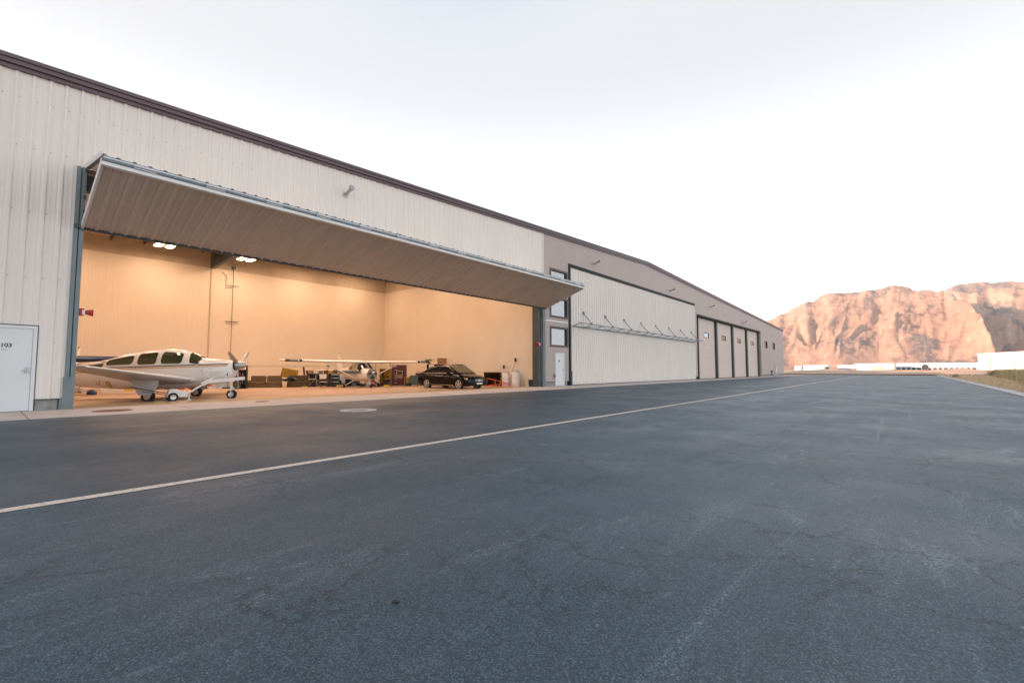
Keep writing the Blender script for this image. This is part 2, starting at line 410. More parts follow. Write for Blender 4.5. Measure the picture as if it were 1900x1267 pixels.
# ------------------------------------------------------------------ hangar building
def roofz(x): return 10.66 - .0438*(38.3-x) if x < 38.3 else 10.66 - .0329*(x-38.3)
XL, XR = -42., 99.3  # unseen left end drawn out so its shadow covers the asphalt
bld = thing('hangar_building', 'long metal aircraft hangar with raised folding door and tan far wing', 'hangar', (28, YF, 0), world=True)
def rib_pts(x0, x1, sp, dep, minor, phase=0.0):
    """outline of ribbed sheet between x0 and x1 as (x, protrusion)"""
    P = [(x0, 0)]
    k = math.floor((x0-phase)/sp)
    while True:
        c = phase + k*sp; k += 1
        if c > x1: break
        prof = [(-.052, 0), (-.022, dep), (.022, dep), (.052, 0)]
        if minor: 
            for q in (1/3, 2/3): prof += [(sp*q-.022, 0), (sp*q-.012, minor), (sp*q+.012, minor), (sp*q+.022, 0)]
        for dx, h in prof:
            if x0+.002 < c+dx < x1-.002: P.append((c+dx, h))
    P.append((x1, 0)); return P
def rib_wall(mb, x0, x1, z0, z1, y=YF, sp=.305, dep=.032, minor=.005, phase=0.0, off=0.0):
    zf0 = z0 if callable(z0) else (lambda x: z0); zf1 = z1 if callable(z1) else (lambda x: z1)
    P = rib_pts(x0, x1, sp, dep, minor, phase)
    for (xa, ha), (xb, hb) in zip(P, P[1:]):
        if xb-xa < 1e-5: continue
        mb.face([(xa, y-ha-off, zf0(xa)), (xb, y-hb-off, zf0(xb)), (xb, y-hb-off, zf1(xb)), (xa, y-ha-off, zf1(xa))])
OP0, OP1, OPZ = 1.50, 22.60, 6.56
top = lambda x: roofz(x) - .33
w = MB()
rib_wall(w, XL, -.10, .30, top); rib_wall(w, -.10, .98, 2.19, top); rib_wall(w, .98, OP0, .30, top)
rib_wall(w, OP0, OP1, OPZ, top); rib_wall(w, OP1, 22.75, .30, top)
w.build('wall', 'cream_panel', bld, label='cream ribbed metal wall')
w = MB(); SP2 = .305
def tw(x0, x1, z0, z1): rib_wall(w, x0, x1, z0, z1, YF-.001, SP2, .007, 0, 0.1)
tw(22.75, 23.50, .30, top); tw(25.50, 25.62, .30, top)
for z0, z1 in ((2.13, 2.54), (3.82, 4.43), (5.75, 6.26), (7.58, None)): tw(23.50, 25.50, z0, z1 if z1 else top)
tw(23.50, 24.03, .30, 2.13); tw(25.03, 25.50, .30, 2.13)
tw(25.62, 50.35, 8.20, top); tw(50.35, 51.05, .30, top); tw(51.05, 81.2, 7.2, top)
for x0, x1, z0, z1 in ((81.2, 83.9, .3, None), (83.9, 85.8, .3, 4.6), (83.9, 85.8, 5.8, None), (85.8, 89.8, .3, None), (89.8, 91.8, .3, 4.6), (89.8, 91.8, 5.8, None), (91.8, XR, .3, None)):
    tw(x0, x1, z0, z1 if z1 else top)
w.build('wall', 'tan_panel', bld, label='tan grey metal wall')
m_ = MB()
for z in (.42, 1.75, 3.4, 5.1, 6.75, 8.0):
    for k in range(30):
        x = -3.05+.305*k+.07
        if x > 1.4 and z < 6.6 or (-.1 < x < 1.0 and z < 2.2): continue
        m_.cbox((x, YF-.007, z+.008*((k*7) % 3)), (.016, .012, .016))
stuff(m_.build('wall_screws', 'grey', bld))
# seams, base flashing, corner trim
m_ = MB(); m_.box(22.72, 22.79, YF-.045, YF-.002, .0, top(22.75)-.0); m_.box(23.0, 25.55, YF-.018, YF-.010, 4.12, 4.22)
m_.box(XR-.1, XR+.02, YF-.03, YF+.1, 0.3, top(XR)-.01)
split(m_, 'corner_trim', 'white_trim', bld)
# plinth
m_ = MB()
for x0, x1 in ((XL, -.10), (.985, 1.40), (23.05, 24.03), (25.03, 25.45), (81.25, XR-.02)): m_.box(x0, x1, YF+.02, YF+.2, 0, .31)
split(m_, 'plinth', 'concrete_wall', bld)
m_ = MB()
for x0, x1 in ((XL, -.10), (.985, 1.49), (22.92, 24.03), (25.03, 25.50), (81.25, XR-.02)): m_.box(x0, x1, YF-.036, YF+.1, .285, .30)
split(m_, 'base_flashing', 'dark_trim', bld)
# body of the building: roof, rear and far walls, lengthened on the unseen left to shade the asphalt
BD = 62.
m_ = MB(); prof = [(XL, roofz(XL)), (38.3, roofz(38.3)), (XR, roofz(XR))]
for (xa, za), (xb, zb) in zip(prof, prof[1:]):
    m_.add([(xa-.0, YF-.0, za-.03), (xb, YF, zb-.03), (xb, BD, zb-.03), (xa, BD, za-.03), (xa, YF, za-.28), (xb, YF, zb-.28), (xb, BD, zb-.28), (xa, BD, za-.28)],
           [(0,1,2,3),(4,7,6,5),(0,4,5,1),(3,2,6,7),(0,3,7,4),(1,5,6,2)])
m_.build('roof', 'white_trim', bld)
m_ = MB(); m_.box(XR-.15, XR-.02, YF+.1, BD, 0, roofz(XR)-.3); m_.box(XL+.02, XL+.15, YF+.1, BD, 0, roofz(XL)-.3)
m_.face([(XL, BD-.1, 0), (XR, BD-.1, 0), (XR, BD-.1, roofz(XR)-.3), (38.3, BD-.1, roofz(38.3)-.3), (XL, BD-.1, roofz(XL)-.3)])
split(m_, 'outer_wall', 'tan_panel', bld)
# rake trim: three stepped bands
def rake(mb, y0, y1, d0, d1):
    for xa, xb in ((XL-.1, 38.3), (38.3, XR+.15)):
        v = []
        for x in (xa, xb):
            z = roofz(min(max(x, XL-.1), XR+.15))
            for y, dz in ((y0, d0), (y0, d1), (y1, d1), (y1, d0)): v.append((x, y, z+dz))
        mb.add(v, [(0,1,5,4),(1,2,6,5),(2,3,7,6),(3,0,4,7),(0,3,2,1),(4,5,6,7)])
m_ = MB(); rake(m_, YF-.16, YF+.05, -.10, .0); rake(m_, YF-.12, YF+.04, -.20, -.102); rake(m_, YF-.15, YF+.03, -.23, -.202); rake(m_, YF-.085, YF+.02, -.335, -.232)
m_.build('roof_trim', 'maroon_trim', bld)
m_ = MB(); rake(m_, YF-.17, YF-.161, -.012, .004); m_.build('drip_edge', 'white_trim', bld)

# steel jambs of the big opening
m_ = MB(); m_.box(OP0, OP0+.085, YF-.06, YF+.16, 0.012, OPZ+.02); m_.box(OP0+.11, OP0+.20, YF-.06, YF+.16, 0.012, OPZ+.02)
m_.box(1.42, OP0-.002, YF-.05, YF+.05, .012, .285)
m_.box(22.62, 22.71, YF-.10, YF+.10, 0.012, OPZ); m_.box(22.79, 22.92, YF-.06, YF+.08, 0.012, 4.9)
split(m_, 'door_jamb', 'steel_grey', bld)
m_ = MB(); m_.box(OP0+.086, OP0+.109, YF-.02, YF+.14, 0.012, OPZ); m_.box(22.30, 22.61, YF+.02, YF+.5, .012, OPZ)
split(m_, 'jamb_recess', 'steel_dark', bld)
MB().box(OP0-.03, OP0+.12, YF-.075, YF-.062, .012, .86).build('guard_plate', 'steel_grey', bld)

# interior
IX0, IX1, IY = -3.0, 23.12, 34.5
m_ = MB(); m_.face([(IX0, YF+.10, fz(YF+.1)+.016), (IX1, YF+.10, fz(YF+.1)+.016), (IX1, IY, fz(IY)), (IX0, IY, fz(IY))])
o = m_.build('floor', 'floor', bld)
ribi = MB()
P = rib_pts(IX0, IX1, .305, .002, .0)
for (xa, ha), (xb, hb) in zip(P, P[1:]): ribi.face([(xa, IY-ha, -.4), (xb, IY-hb, -.4), (xb, IY-hb, 7.78), (xa, IY-ha, 7.78)])
for (ya, ha), (yb, hb) in zip(*(lambda q: (q, q[1:]))(rib_pts(YF+.3, IY, .305, .002, .0))):
    ribi.face([(IX1-ha, yb, -.4), (IX1-ha, ya, -.4), (IX1-ha, ya, 7.78), (IX1-ha, yb, 7.78)])
    ribi.face([(IX0+ha, ya, -.4), (IX0+hb, yb, -.4), (IX0+hb, yb, 7.78), (IX0+ha, ya, 7.78)])
ribi.build('inner_wall', 'liner_wall', bld)
m_ = MB(); m_.face([(IX0, IY+.03, 7.7), (IX1+.03, IY+.03, 7.7), (IX1+.03, IY+.03, 10), (IX0, IY+.03, 9)])
m_.face([(IX1+.03, IY, 7.7), (IX1+.03, YF+.1, 7.7), (IX1+.03, YF+.1, 10), (IX1+.03, IY, 10)])
m_.face([(IX0-.02, IY, 7.7), (IX0-.02, YF+.1, 7.7), (IX0-.02, YF+.1, 9), (IX0-.02, IY, 9)])
m_.box(IX0, OP0-.01, YF+.2, YF+.3, 0, 8.4); m_.box(OP0, 22.3, YF+.22, YF+.32, OPZ-.1, 9.0); m_.box(22.75, IX1+.2, YF+.2, YF+.4, 0.0, 9.2)
m_.build('insulation', 'insulation', bld)
m_ = MB()
def ceil(x): return roofz(x)-.46
m_.grid(lambda u, v: (IX0-.1+(IX1-IX0+.2)*u, YF+.2+(IY-YF)*v, ceil(IX0+(IX1-IX0)*u)+.07*abs(sin((IX0+(IX1-IX0)*u)*pi/1.52))), 120, 4)
m_.build('ceiling', 'ceiling_white', bld, smooth=True)
m_ = MB(); x = IX0+.04
while x < IX1:
    m_.box(x-.03, x+.03, YF+.3, IY, ceil(x)-.20, ceil(x)-.0); x += 1.52
split(m_, 'purlin', 'steel_dark', bld)
for bx in (9.75, ):
    m_ = MB(); m_.add([(bx-.11, YF+.4, 8.30), (bx+.11, YF+.4, 8.30), (bx+.11, IY-.2, 7.70), (bx-.11, IY-.2, 7.70), (bx-.11, YF+.4, 8.75), (bx+.11, YF+.4, 8.75), (bx+.11, IY-.2, 8.75), (bx-.11, IY-.2, 8.75)],
        [(0,3,2,1),(4,5,6,7),(0,1,5,4),(1,2,6,5),(2,3,7,6),(3,0,4,7)])
    m_.build('rafter', 'steel_dark', bld)
    m_ = MB(); m_.box(bx-.03, bx+.03, IY-.05, IY-.014, -.2, 7.95); m_.build('downpipe', 'insulation', bld)
m_ = MB(); m_.path([(11.05, IY-.06, 7.9), (11.05, IY-.06, .9)], .013, 6); m_.path([(10.35, IY-.06, 7.6), (10.62, IY-.06, 7.4), (10.62, IY-.06, 6.6), (11.05, IY-.06, 6.6)], .013, 6)
m_.cbox((11.05, IY-.08, 4.3), (.8, .04, .045)); m_.cbox((11.05, IY-.08, 6.75), (.7, .03, .03)); m_.cbox((11.05, IY-.09, 8.0), (.2, .10, .2))
m_.build('conduit', 'steel_dark', bld)
m_ = MB()
for z in (1.35, ): m_.box(IX0+.1, IX1-.1, IY-.03, IY-.014, z, z+.03)
m_.build('wall_rail', 'liner_wall', bld)

# big folding door, raised
dr = MB(); HX0, HX1 = OP0+.16, 22.95
A = Vector((0, YF-.08, OPZ-.02)); Bf = Vector((0, 14.02, 6.06)); B2 = Vector((0, 13.98, 5.86)); Cc = Vector((0, YF-.10, 4.90))
def slab(mb, p, q, th, x0=HX0, x1=HX1, side=1):
    d = (q-p).normalized(); nn = Vector((0, -d.z, d.y))*side
    v = []
    for x in (x0, x1):
        for pt in (p, q, q+nn*th, p+nn*th): v.append((x, pt.y, pt.z))
    mb.add(v, [(0,1,5,4),(1,2,6,5),(2,3,7,6),(3,0,4,7),(0,3,2,1),(4,5,6,7)])
def rib_slab(mb, p, q, x0, x1, nn, dep=.03, minor=.005):
    P = rib_pts(x0, x1, .305, dep, minor, .12)
    for (xa, ha), (xb, hb) in zip(P, P[1:]):
        a0, a1, b0, b1 = p+nn*ha, q+nn*ha, p+nn*hb, q+nn*hb
        mb.face([(xa, a0.y, a0.z), (xb, b0.y, b0.z), (xb, b1.y, b1.z), (xa, a1.y, a1.z)])
up = (Bf-A).normalized(); upn = Vector((0, up.z, -up.y)); upn = upn if upn.z > 0 else -upn
lo = (Cc-B2).normalized(); lon = Vector((0, lo.z, -lo.y)); lon = lon if lon.z < 0 else -lon
rib_slab(dr, A+upn*.01, Bf+upn*.01, HX0, HX1, upn)
dr.build('upper_door_panel', 'cream_panel', bld)
m_ = MB(); slab(m_, Bf+Vector((0, .10, -.06)), Bf, .14, HX0, HX1, 1); m_.box(HX0, HX1, 14.02, 14.12, 5.96, 6.07)
for x in (HX0, HX0+4.2, HX0+8.4, HX0+12.6, HX0+16.8, HX1-.08): slab(m_, A, Bf+Vector((0,.1,0)), .08, x, x+.08, -1 if upn.z > 0 else 1)
slab(m_, A+up*1.4, A+up*1.5, .09, HX0, HX1, -1)
m_.build('upper_door_frame', 'steel_grey', bld)
m_ = MB(); slab(m_, A, Bf+Vector((0,.02,0)), .13, HX0-.012, HX0-.002, -1); slab(m_, A, Bf+Vector((0,.02,0)), .13, HX1+.002, HX1+.012, -1); split(m_, 'upper_door_edge', 'white_trim', bld)
dr = MB(); rib_slab(dr, B2, Cc, HX0+.03, HX1-.03, lon); dr.build('lower_door_panel', 'shaded_cladding', bld)
m_ = MB(); slab(m_, B2-lon*.14, Cc-lon*.14, .13, HX0+.03, HX1-.03, 1 if lon.z < 0 else -1) if False else None
inn = -lon
m_.face([(HX0+.03, (B2+inn*.13).y, (B2+inn*.13).z), (HX1-.03, (B2+inn*.13).y, (B2+inn*.13).z), (HX1-.03, (Cc+inn*.13).y, (Cc+inn*.13).z), (HX0+.03, (Cc+inn*.13).y, (Cc+inn*.13).z)])
m_.build('door_insulation', 'ceiling_white', bld)
m_ = MB(); e = lo*.05
for (p, q, x0, x1) in ((B2-lo*.02, B2+lo*.055, HX0, HX1), (B2, Cc, HX0-.02, HX0+.03), (B2, Cc, HX1-.03, HX1+.02)):
    v = []
    for x in (x0, x1):
        for pt in (p+lon*.045, q+lon*.045, q+inn*.14, p+inn*.14): v.append((x, pt.y, pt.z))
    m_.add(v, [(0,1,5,4),(1,2,6,5),(2,3,7,6),(3,0,4,7),(0,3,2,1),(4,5,6,7)])
m_.build('lower_door_edge', 'white_trim', bld)
m_ = MB(); m_.box(HX0, HX1, Cc.y-.03, Cc.y+.06, Cc.z-.06, Cc.z+.03); m_.build('door_seal', 'black', bld)
m_ = MB(); m_.box(HX0+.02, HX1-.02, B2.y+.01, B2.y+.09, B2.z+.10, Bf.z-.02)
m_.build('hinge_rail', 'aluminium', bld)
for k in range(14):
    x = HX0+.8+k*(HX1-HX0-1.6)/13
    MB().cbox((x, 13.96, 5.98), (.45, .03, .10)).tube((x-.24, 13.95, 5.97), (x+.24, 13.95, 5.97), .022, n=8).build('door_hinge', 'aluminium', bld)
m_ = MB(); 
for zz in (5.35, 5.75): m_.cbox((OP0+.19, YF-.02, zz), (.06, .14, .10))
split(m_, 'track_bracket', 'steel_dark', bld); m_ = MB(); m_.lathe((OP0+.06, YF-.13, 4.93), [(.001,-.03), (.055, -.03), (.055, .03), (.001, .03)], 'Y', 14); m_.build('door_roller', 'steel_dark', bld)
m_ = MB(); m_.box(OP0+.2, 22.3, YF+.20, YF+.42, OPZ-.55, OPZ-.12); m_.build('door_header_beam', 'steel_dark', bld)

# personnel doors
def pdoor(x0, x1, z1, handle_right=True, num=None, sign=False):
    fr = MB(); y = YF-.035
    fr.box(x0-.075, x0, y, YF+.06, .012, z1+.075); fr.box(x1, x1+.075, y, YF+.06, .012, z1+.075); fr.box(x0, x1, y+.001, YF+.06, z1, z1+.074)
    d = MB().box(x0+.006, x1-.006, YF-.020, YF+.04, .022, z1-.006).build('door', 'white_door', bld)
    MB_ = MB(); MB_.box(x0-.01, x1+.01, YF+.03, YF+.06, .013, z1+.01); 
    fr.build('door_frame', 'white_door', d); MB_.build('door_gap', 'black', d)
    hx = x1-.075 if handle_right else x0+.075
    h = MB(); h.cbox((hx, YF-.026, 1.03), (.10, .012, .15)); h.cbox((hx, YF-.07, 1.03), (.02, .09, .02)); h.cbox((hx-.045, YF-.11, 1.03), (.12, .02, .022)); h.tube((hx, YF-.035, 1.10), (hx, YF-.02, 1.10), .025)
    h.build('handle', 'aluminium', d, bevel=.003)
    if num:
        v, f = text_mesh(num, .135, .004)
        MB().add([(p[0]+.30+x0 if False else p[0]+(x0+x1)/2, YF-.0215, p[1]+1.655) for p in v], f).build('door_number', 'lettering', d)
    if sign: MB().cbox(((x0+x1)/2-.08, YF-.024, 1.62), (.16, .006, .13)).build('sign_plate', 'grey', d)
    return d
d1 = pdoor(-.02, .885, 2.09, True, '103')
MB().cbox((.40, YF-.023, 1.555), (.10, .004, .03)).build('notice', 'far_blue', d1)
pdoor(24.09, 24.97, 2.07, True, None, True)

# stacked windows
def window(x0, x1, z0, z1, m='window_glass', fr=.085, dep=.05, fm='window_brown', y=YF):
    f = MB()
    f.box(x0-.02, x0+fr, y-.035, y+.1, z0-.02, z1+.02); f.box(x1-fr, x1+.02, y-.035, y+.1, z0-.02, z1+.02)
    f.box(x0+fr, x1-fr, y-.034, y+.1, z0-.02, z0+fr); f.box(x0+fr, x1-fr, y-.034, y+.1, z1-fr, z1+.02)
    w_ = MB().box(x0+fr*.8, x1-fr*.8, y+dep, y+dep+.02, z0+fr*.8, z1-fr*.8).build('window', m, bld)
    f.build('frame', fm, w_)
for z0, z1 in ((2.54, 3.82), (4.43, 5.75), (6.26, 7.58)): window(23.50, 25.50, z0, z1, fr=.11, dep=.08)
window(83.9, 85.8, 4.6, 5.8, fr=.12, dep=.09); window(89.8, 91.8, 4.6, 5.8, fr=.12, dep=.09)

# closed folding door of the second bay
m_ = MB(); rib_wall(m_, 25.85, 50.25, .06, 7.98, YF-.03, .305, .052, .008)
m_.build('second_hangar_door', 'cream_panel', bld)
m_ = MB(); m_.box(25.62, 50.35, YF-.085, YF+.05, 7.98, 8.22); m_.box(25.62, 25.84, YF-.05, YF+.05, .012, 7.98); split(m_, 'second_door_header', 'dark_trim', bld)
m_ = MB(); m_.box(25.66, 25.78, YF-.10, YF-.052, .012, 4.0); m_.box(25.9, 50.2, YF-.06, YF-.02, .02, .06); split(m_, 'second_door_seal', 'black', bld)
m_ = MB(); m_.box(25.80, 25.90, YF-.11, YF-.05, .012, .95); m_.box(50.25, 50.45, YF-.06, YF+.03, .0125, .45); split(m_, 'second_door_guide', 'steel_grey', bld)
m_ = MB(); rib_wall(m_, 50.25, 50.35, .06, 7.98, YF-.03, .305, 0, 0); m_.build('door_edge_trim', 'white_trim', bld)
m_ = MB(); ty = YF-.72
m_.box(25.95, 50.9, ty-.03, ty+.03, 4.15, 4.21); m_.box(25.95, 50.3, YF-.13, YF-.075, 3.97, 4.03)
k = 25.95; s_ = 1
while k < 50.0:
    m_.tube((k, (ty if s_ > 0 else YF-.12), (4.17 if s_ > 0 else 4.0)), (k+1.54, (YF-.12 if s_ > 0 else ty), (4.0 if s_ > 0 else 4.17)), .016, n=6); m_.tube((k, ty, 4.17), (k, YF-.12, 4.0), .022, n=6); k += 1.54; s_ *= -1
m_.build('door_truss', 'steel_grey', bld)
for k in range(8):
    x = 27.41+3.085*k
    q = MB().tube((x, YF-.06, 5.02), (x, ty, 4.22), .028, n=8); q.cbox((x, YF-.085, 5.03), (.16, .09, .16)); q.cbox((x, ty, 4.25), (.12, .12, .08)); q.build('truss_brace', 'steel_grey', bld)
m_ = MB(); 0 and m_.grid(lambda u, v: (26.8+.30*cos(u*2*pi)*v*(1+.2*sin(u*9)), YF-.079, 1.85+.32*sin(u*2*pi)*v*(1+.2*cos(u*7))), 18, 2)

# recessed bay with four overhead doors
RD = YF+.45
m_ = MB(); m_.box(51.05, 81.2, YF+.01, RD+.2, 7.02, 7.199); m_.box(51.05, 51.12, YF+.005, RD+.1, .012, 7.02); split(m_, 'bay_lintel', 'dark_trim', bld)
m_ = MB(); m_.box(81.12, 81.2, YF+.005, RD+.1, .012, 7.02); m_.build('bay_reveal', 'tan_panel', bld)
m_ = MB(); m_.box(51.12, 81.12, RD+.12, RD+.16, .0, 7.02); m_.box(51.12, 52.75, RD+.05, RD+.10, .0, 7.02); split(m_, 'bay_wall', 'dark_trim', bld)
DX = [(52.75, 58.75), (59.85, 65.95), (67.0, 73.3), (74.4, 80.75)]; WX = [(54.85, 56.6), (61.8, 63.6), (69.1, 70.9), (76.6, 78.4)]
for (x0, x1), (wx0, wx1) in zip(DX, WX):
    q = MB(); 
    for i in range(7):
        z0, z1 = .05+i*1.0, .05+(i+1)*.998
        z1 = min(z1, 6.98)
        if i == 4:
            q.box(x0, wx0, RD+.0, RD+.05, z0, z1); q.box(wx1, x1, RD+.0, RD+.05, z0, z1); q.box(wx0, wx1, RD, RD+.05, z0, 4.82); q.box(wx0, wx1, RD, RD+.05, 5.03, z1) if False else None
        elif i == 5:
            q.box(x0, wx0, RD, RD+.05, z0, z1); q.box(wx1, x1, RD, RD+.05, z0, z1); q.box(wx0, wx1, RD, RD+.05, 5.45, z1)
        else: q.box(x0, x1, RD, RD+.05, z0, z1)
    d = q.build('overhead_door', 'taupe_door', bld)
    q = MB(); q.box(wx0+.01, wx1-.01, RD+.035, RD+.045, 4.82, 5.45); q.build('window', 'window_glass', d)
    q = MB(); q.box(wx0, wx0+.08, RD-.008, RD+.03, 4.82, 5.45); q.box(wx1-.12, wx1, RD-.008, RD+.03, 4.82, 5.45); q.box(wx0, wx1, RD-.006, RD+.028, 5.38, 5.46); q.box(wx0, wx1, RD-.006, RD+.028, 4.80, 4.87); q.build('window_frame', 'window_brown', d)
    MB().box(x0, x1, RD-.01, RD+.06, .014, .05).build('door_seal', 'black', d)
for x in (59.3, 66.45, 73.85, 81.0):
    q = MB(); q.box(x-.34, x+.10, RD-.22, RD+.08, .012, 7.01); q.build('bay_post', 'steel_dark', bld)
    q = MB(); q.box(x+.101, x+.30, RD-.16, RD+.05, .012, 7.0); q.build('bay_post', 'steel_grey', bld)
m_ = MB(); m_.box(52.55, 52.74, RD-.1, RD+.05, .012, 7.01); m_.build('bay_post', 'steel_dark', bld)
# conduit and meter on the far wall
m_ = MB(); m_.tube((91.0, YF-.09, .1), (91.0, YF-.09, 2.2), .05); m_.tube((92.2, YF-.09, .1), (92.2, YF-.09, 2.1), .06); m_.cbox((91.6, YF-.12, 1.0), (.7, .16, .9)); split(m_, 'meter_box', 'white_door', bld)
m_ = MB(); m_.tube((88.0, YF-.12, .03), (88.0, YF-.12, .95), .09); m_.cbox((88.0, YF-.15, .8), (.4, .25, .3)); m_.build('gas_meter', 'grey', bld)
m_ = MB(); m_.tube((23.9, YF-.05, .55), (23.9, YF-.05, .8), .05, n=8); m_.cbox((23.9, YF-.06, .62), (.12, .08, .14)); m_.build('outlet_box', 'grey', bld)

# wall lamps: tube arm with cone head
for x, z, L_ in ((9.35, 8.18, .34), (29.0, 8.86, .42), (43.5, 8.78, .42), (55.8, 8.48, .42), (70.4, 7.78, .42)):
    q = MB().tube((x, YF-.03, z-.06), (x, YF-L_, z+.05), .055, n=12)
    lm = q.build('wall_lamp', 'aluminium', bld, smooth=True)
    MB().tube((x, YF-L_+.03, z+.03), (x, YF-L_-.16, z+.12), .06, .12, n=16).build('lamp_head', 'aluminium', lm, smooth=True)
    MB().cbox((x, YF-.038, z-.06), (.18, .014, .18)).build('mount_plate', 'aluminium', lm)

# red alarm horns on the jambs
for x, y, z, s_, lab in ((OP0+.36, YF+.10, 2.62, 1, 'red fire alarm horn on the left jamb of the open hangar door'), (22.22, YF-.02, 2.62, -1, 'red fire alarm horn on the right jamb of the open hangar door')):
    t = thing('alarm_horn', lab, 'alarm horn', (x, y, z), group='red horns on the door jambs')
    MB().cbox((-.10*s_, 0, 0), (.10, .16, .20)).build('housing', 'red', t, bevel=.01)
    MB().lathe((0,0,0), [(.03, -.08*s_), (.06, 0), (.10, .14*s_), (.085, .14*s_), (.04, 0)], 'X', 18).build('horn', 'red', t, smooth=True)
    MB().cbox((-.06*s_, -.06, -.01), (.06, .07, .13)).build('label_plate', 'plastic_white', t)

# ceiling lights (lit)
ls = bpy.data.lights.new('hangar_lamp', 'AREA'); ls.shape = 'RECTANGLE'; ls.size = 1.0; ls.size_y = 1.2; ls.energy = LAMP_W; ls.color = (1, .645, .465)
first = None
for j, y in enumerate((32.2, 26.2, 20.4)):
    for i, x in enumerate((1.9, 6.75, 11.1, 15.5, 19.9)):
        z = 8.24 if i in (1, 2) and j == 0 else ceil(x)-.5
        lab = 'lit twin fluorescent high bay fixture under the hangar ceiling'
        if first is None:
            t = thing('ceiling_light', lab, 'ceiling light', (x, y, z), group='ceiling lights inside the hangar')
            MB().box(-.5, .5, -.62, .62, .03, .10).box(-.02,.02,-.6,-.56,.1,.34).box(-.02,.02,.56,.6,.1,.34).build('housing', 'plastic_white', t)
            for sx in (-.27, .27): MB().box(sx-.15, sx+.15, -.6, .6, .0, .028).build('tube_panel', 'tube_light', t)
            lo_ = bpy.data.objects.new('lamp_glow', ls); C.objects.link(lo_); lo_.parent = t; lo_.location = (0, 0, -.02)
            first = t
        else:
            t = copy_tree(first); t.location = (x, y, z)
        pos = ('back', 'middle', 'front')[j]
        t['label'] = '%s ceiling light from the left in the %s row, lit twin tubes' % (('first', 'second', 'third', 'fourth', 'fifth')[i], pos)

# ------------------------------------------------------------------ aircraft tools
def interp(tab, x):
    if x <= tab[0][0]: return tab[0][1:]
    for a, b in zip(tab, tab[1:]):
        if x <= b[0]:
            i = tab.index(a); p = tab[i-1] if i else a; q = tab[i+2] if i+2 < len(tab) else b
            t = (x-a[0])/(b[0]-a[0]); out = []
            for k in range(1, len(a)):
                d = b[0]-a[0]
                m0 = (b[k]-p[k])/(b[0]-p[0])*d if b[0] != p[0] else 0; m1 = (q[k]-a[k])/(q[0]-a[0])*d
                t2, t3 = t*t, t*t*t
                out.append((2*t3-3*t2+1)*a[k]+(t3-2*t2+t)*m0+(-2*t3+3*t2)*b[k]+(t3-t2)*m1)
            return out
    return tab[-1][1:]
class Body:                                  # x forward, y left, z up; table rows (x, zbot, ztop, halfwidth, exponent, widest-height fraction)
    def __init__(s, tab): s.t = tab
    def ring(s, x, n=36):
        zb, zt, hw, e, wf = interp(s.t, x); zc = zb+(zt-zb)*wf; out = []
        for i in range(n):
            t = 2*pi*i/n; c, q = cos(t), sin(t); hh = (zt-zc) if q > 0 else (zc-zb)
            out.append((x, hw*math.copysign(abs(c)**(2/e), c), zc+hh*math.copysign(abs(q)**(2/e), q)))
        return out
    def y_at(s, x, z):
        zb, zt, hw, e, wf = interp(s.t, x); zc = zb+(zt-zb)*wf; hh = (zt-zc) if z > zc else (zc-zb)
        k = min(1, abs((z-zc)/hh)); return hw*(1-k**e)**(1/e)
    def pt(s, x, t, off=0):
        zb, zt, hw, e, wf = interp(s.t, x); zc = zb+(zt-zb)*wf; c, q = cos(t), sin(t); hh = (zt-zc) if q > 0 else (zc-zb)
        y = hw*math.copysign(abs(c)**(2/e), c); z = zc+hh*math.copysign(abs(q)**(2/e), q); return (x, y+off*c, z+off*q)
    def mesh(s, n=44, x0=None, x1=None):
        a, b = (s.t[0][0] if x0 is None else x0), (s.t[-1][0] if x1 is None else x1)
        return MB().loft([s.ring(a+(b-a)*k/n) for k in range(n+1)])
    def side(s, mb, top, bot, xa, xb, sgn, off=.006, nu=16, nv=6):
        def fn(u, v):
            x = xa+(xb-xa)*u; z = bot(x)+(top(x)-bot(x))*v; return (x, sgn*(s.y_at(x, z)+off), z)
        return mb.grid(fn, nu, nv)
def rwin(poly_top, poly_bot, r=.06):
    """clamps to give rounded ends: returns top/bottom functions between xa and xb"""
    return poly_top, poly_bot
def window_patch(body, parent, xa, xb, t0, t1, b0, b1, sgn, glass, frame, name='window', r=.08, fw=.025):
    def lin(a, b, x): return a+(b-a)*(x-xa)/(xb-xa)
    def mk(grow):
        A_, B_ = xa-grow, xb+grow
        def e(x):                                # inset near both ends for rounded corners
            d = min(x-A_, B_-x); d = max(0, d)
            return 0 if d > r else r-sqrt(max(0, r*r-(r-d)**2))
        return A_, B_, (lambda x: lin(t0, t1, x)+grow-e(x)), (lambda x: lin(b0, b1, x)-grow+e(x))
    A_, B_, T, Bo = mk(0)
    w_ = body.side(MB(), T, Bo, A_, B_, sgn, .012, 20, 5).build(name, glass, parent, smooth=True)
    if frame:
        A_, B_, T, Bo = mk(fw); body.side(MB(), T, Bo, A_, B_, sgn, .006, 22, 5).build('frame', frame, w_, smooth=True)
    return w_
def airfoil(c, th, n=9):
    P = []
    for i in range(n+1):
        x = (1-cos(pi*i/n))/2; t = 5*th*(.2969*sqrt(x)-.126*x-.3516*x*x+.2843*x**3-.1015*x**4); P.append((x*c, t*c, -t*c*.75))
    up = [(-x, a) for x, a, b in P[::-1]]; dn = [(-x, b) for x, a, b in P[1:-1]]
    return up+dn
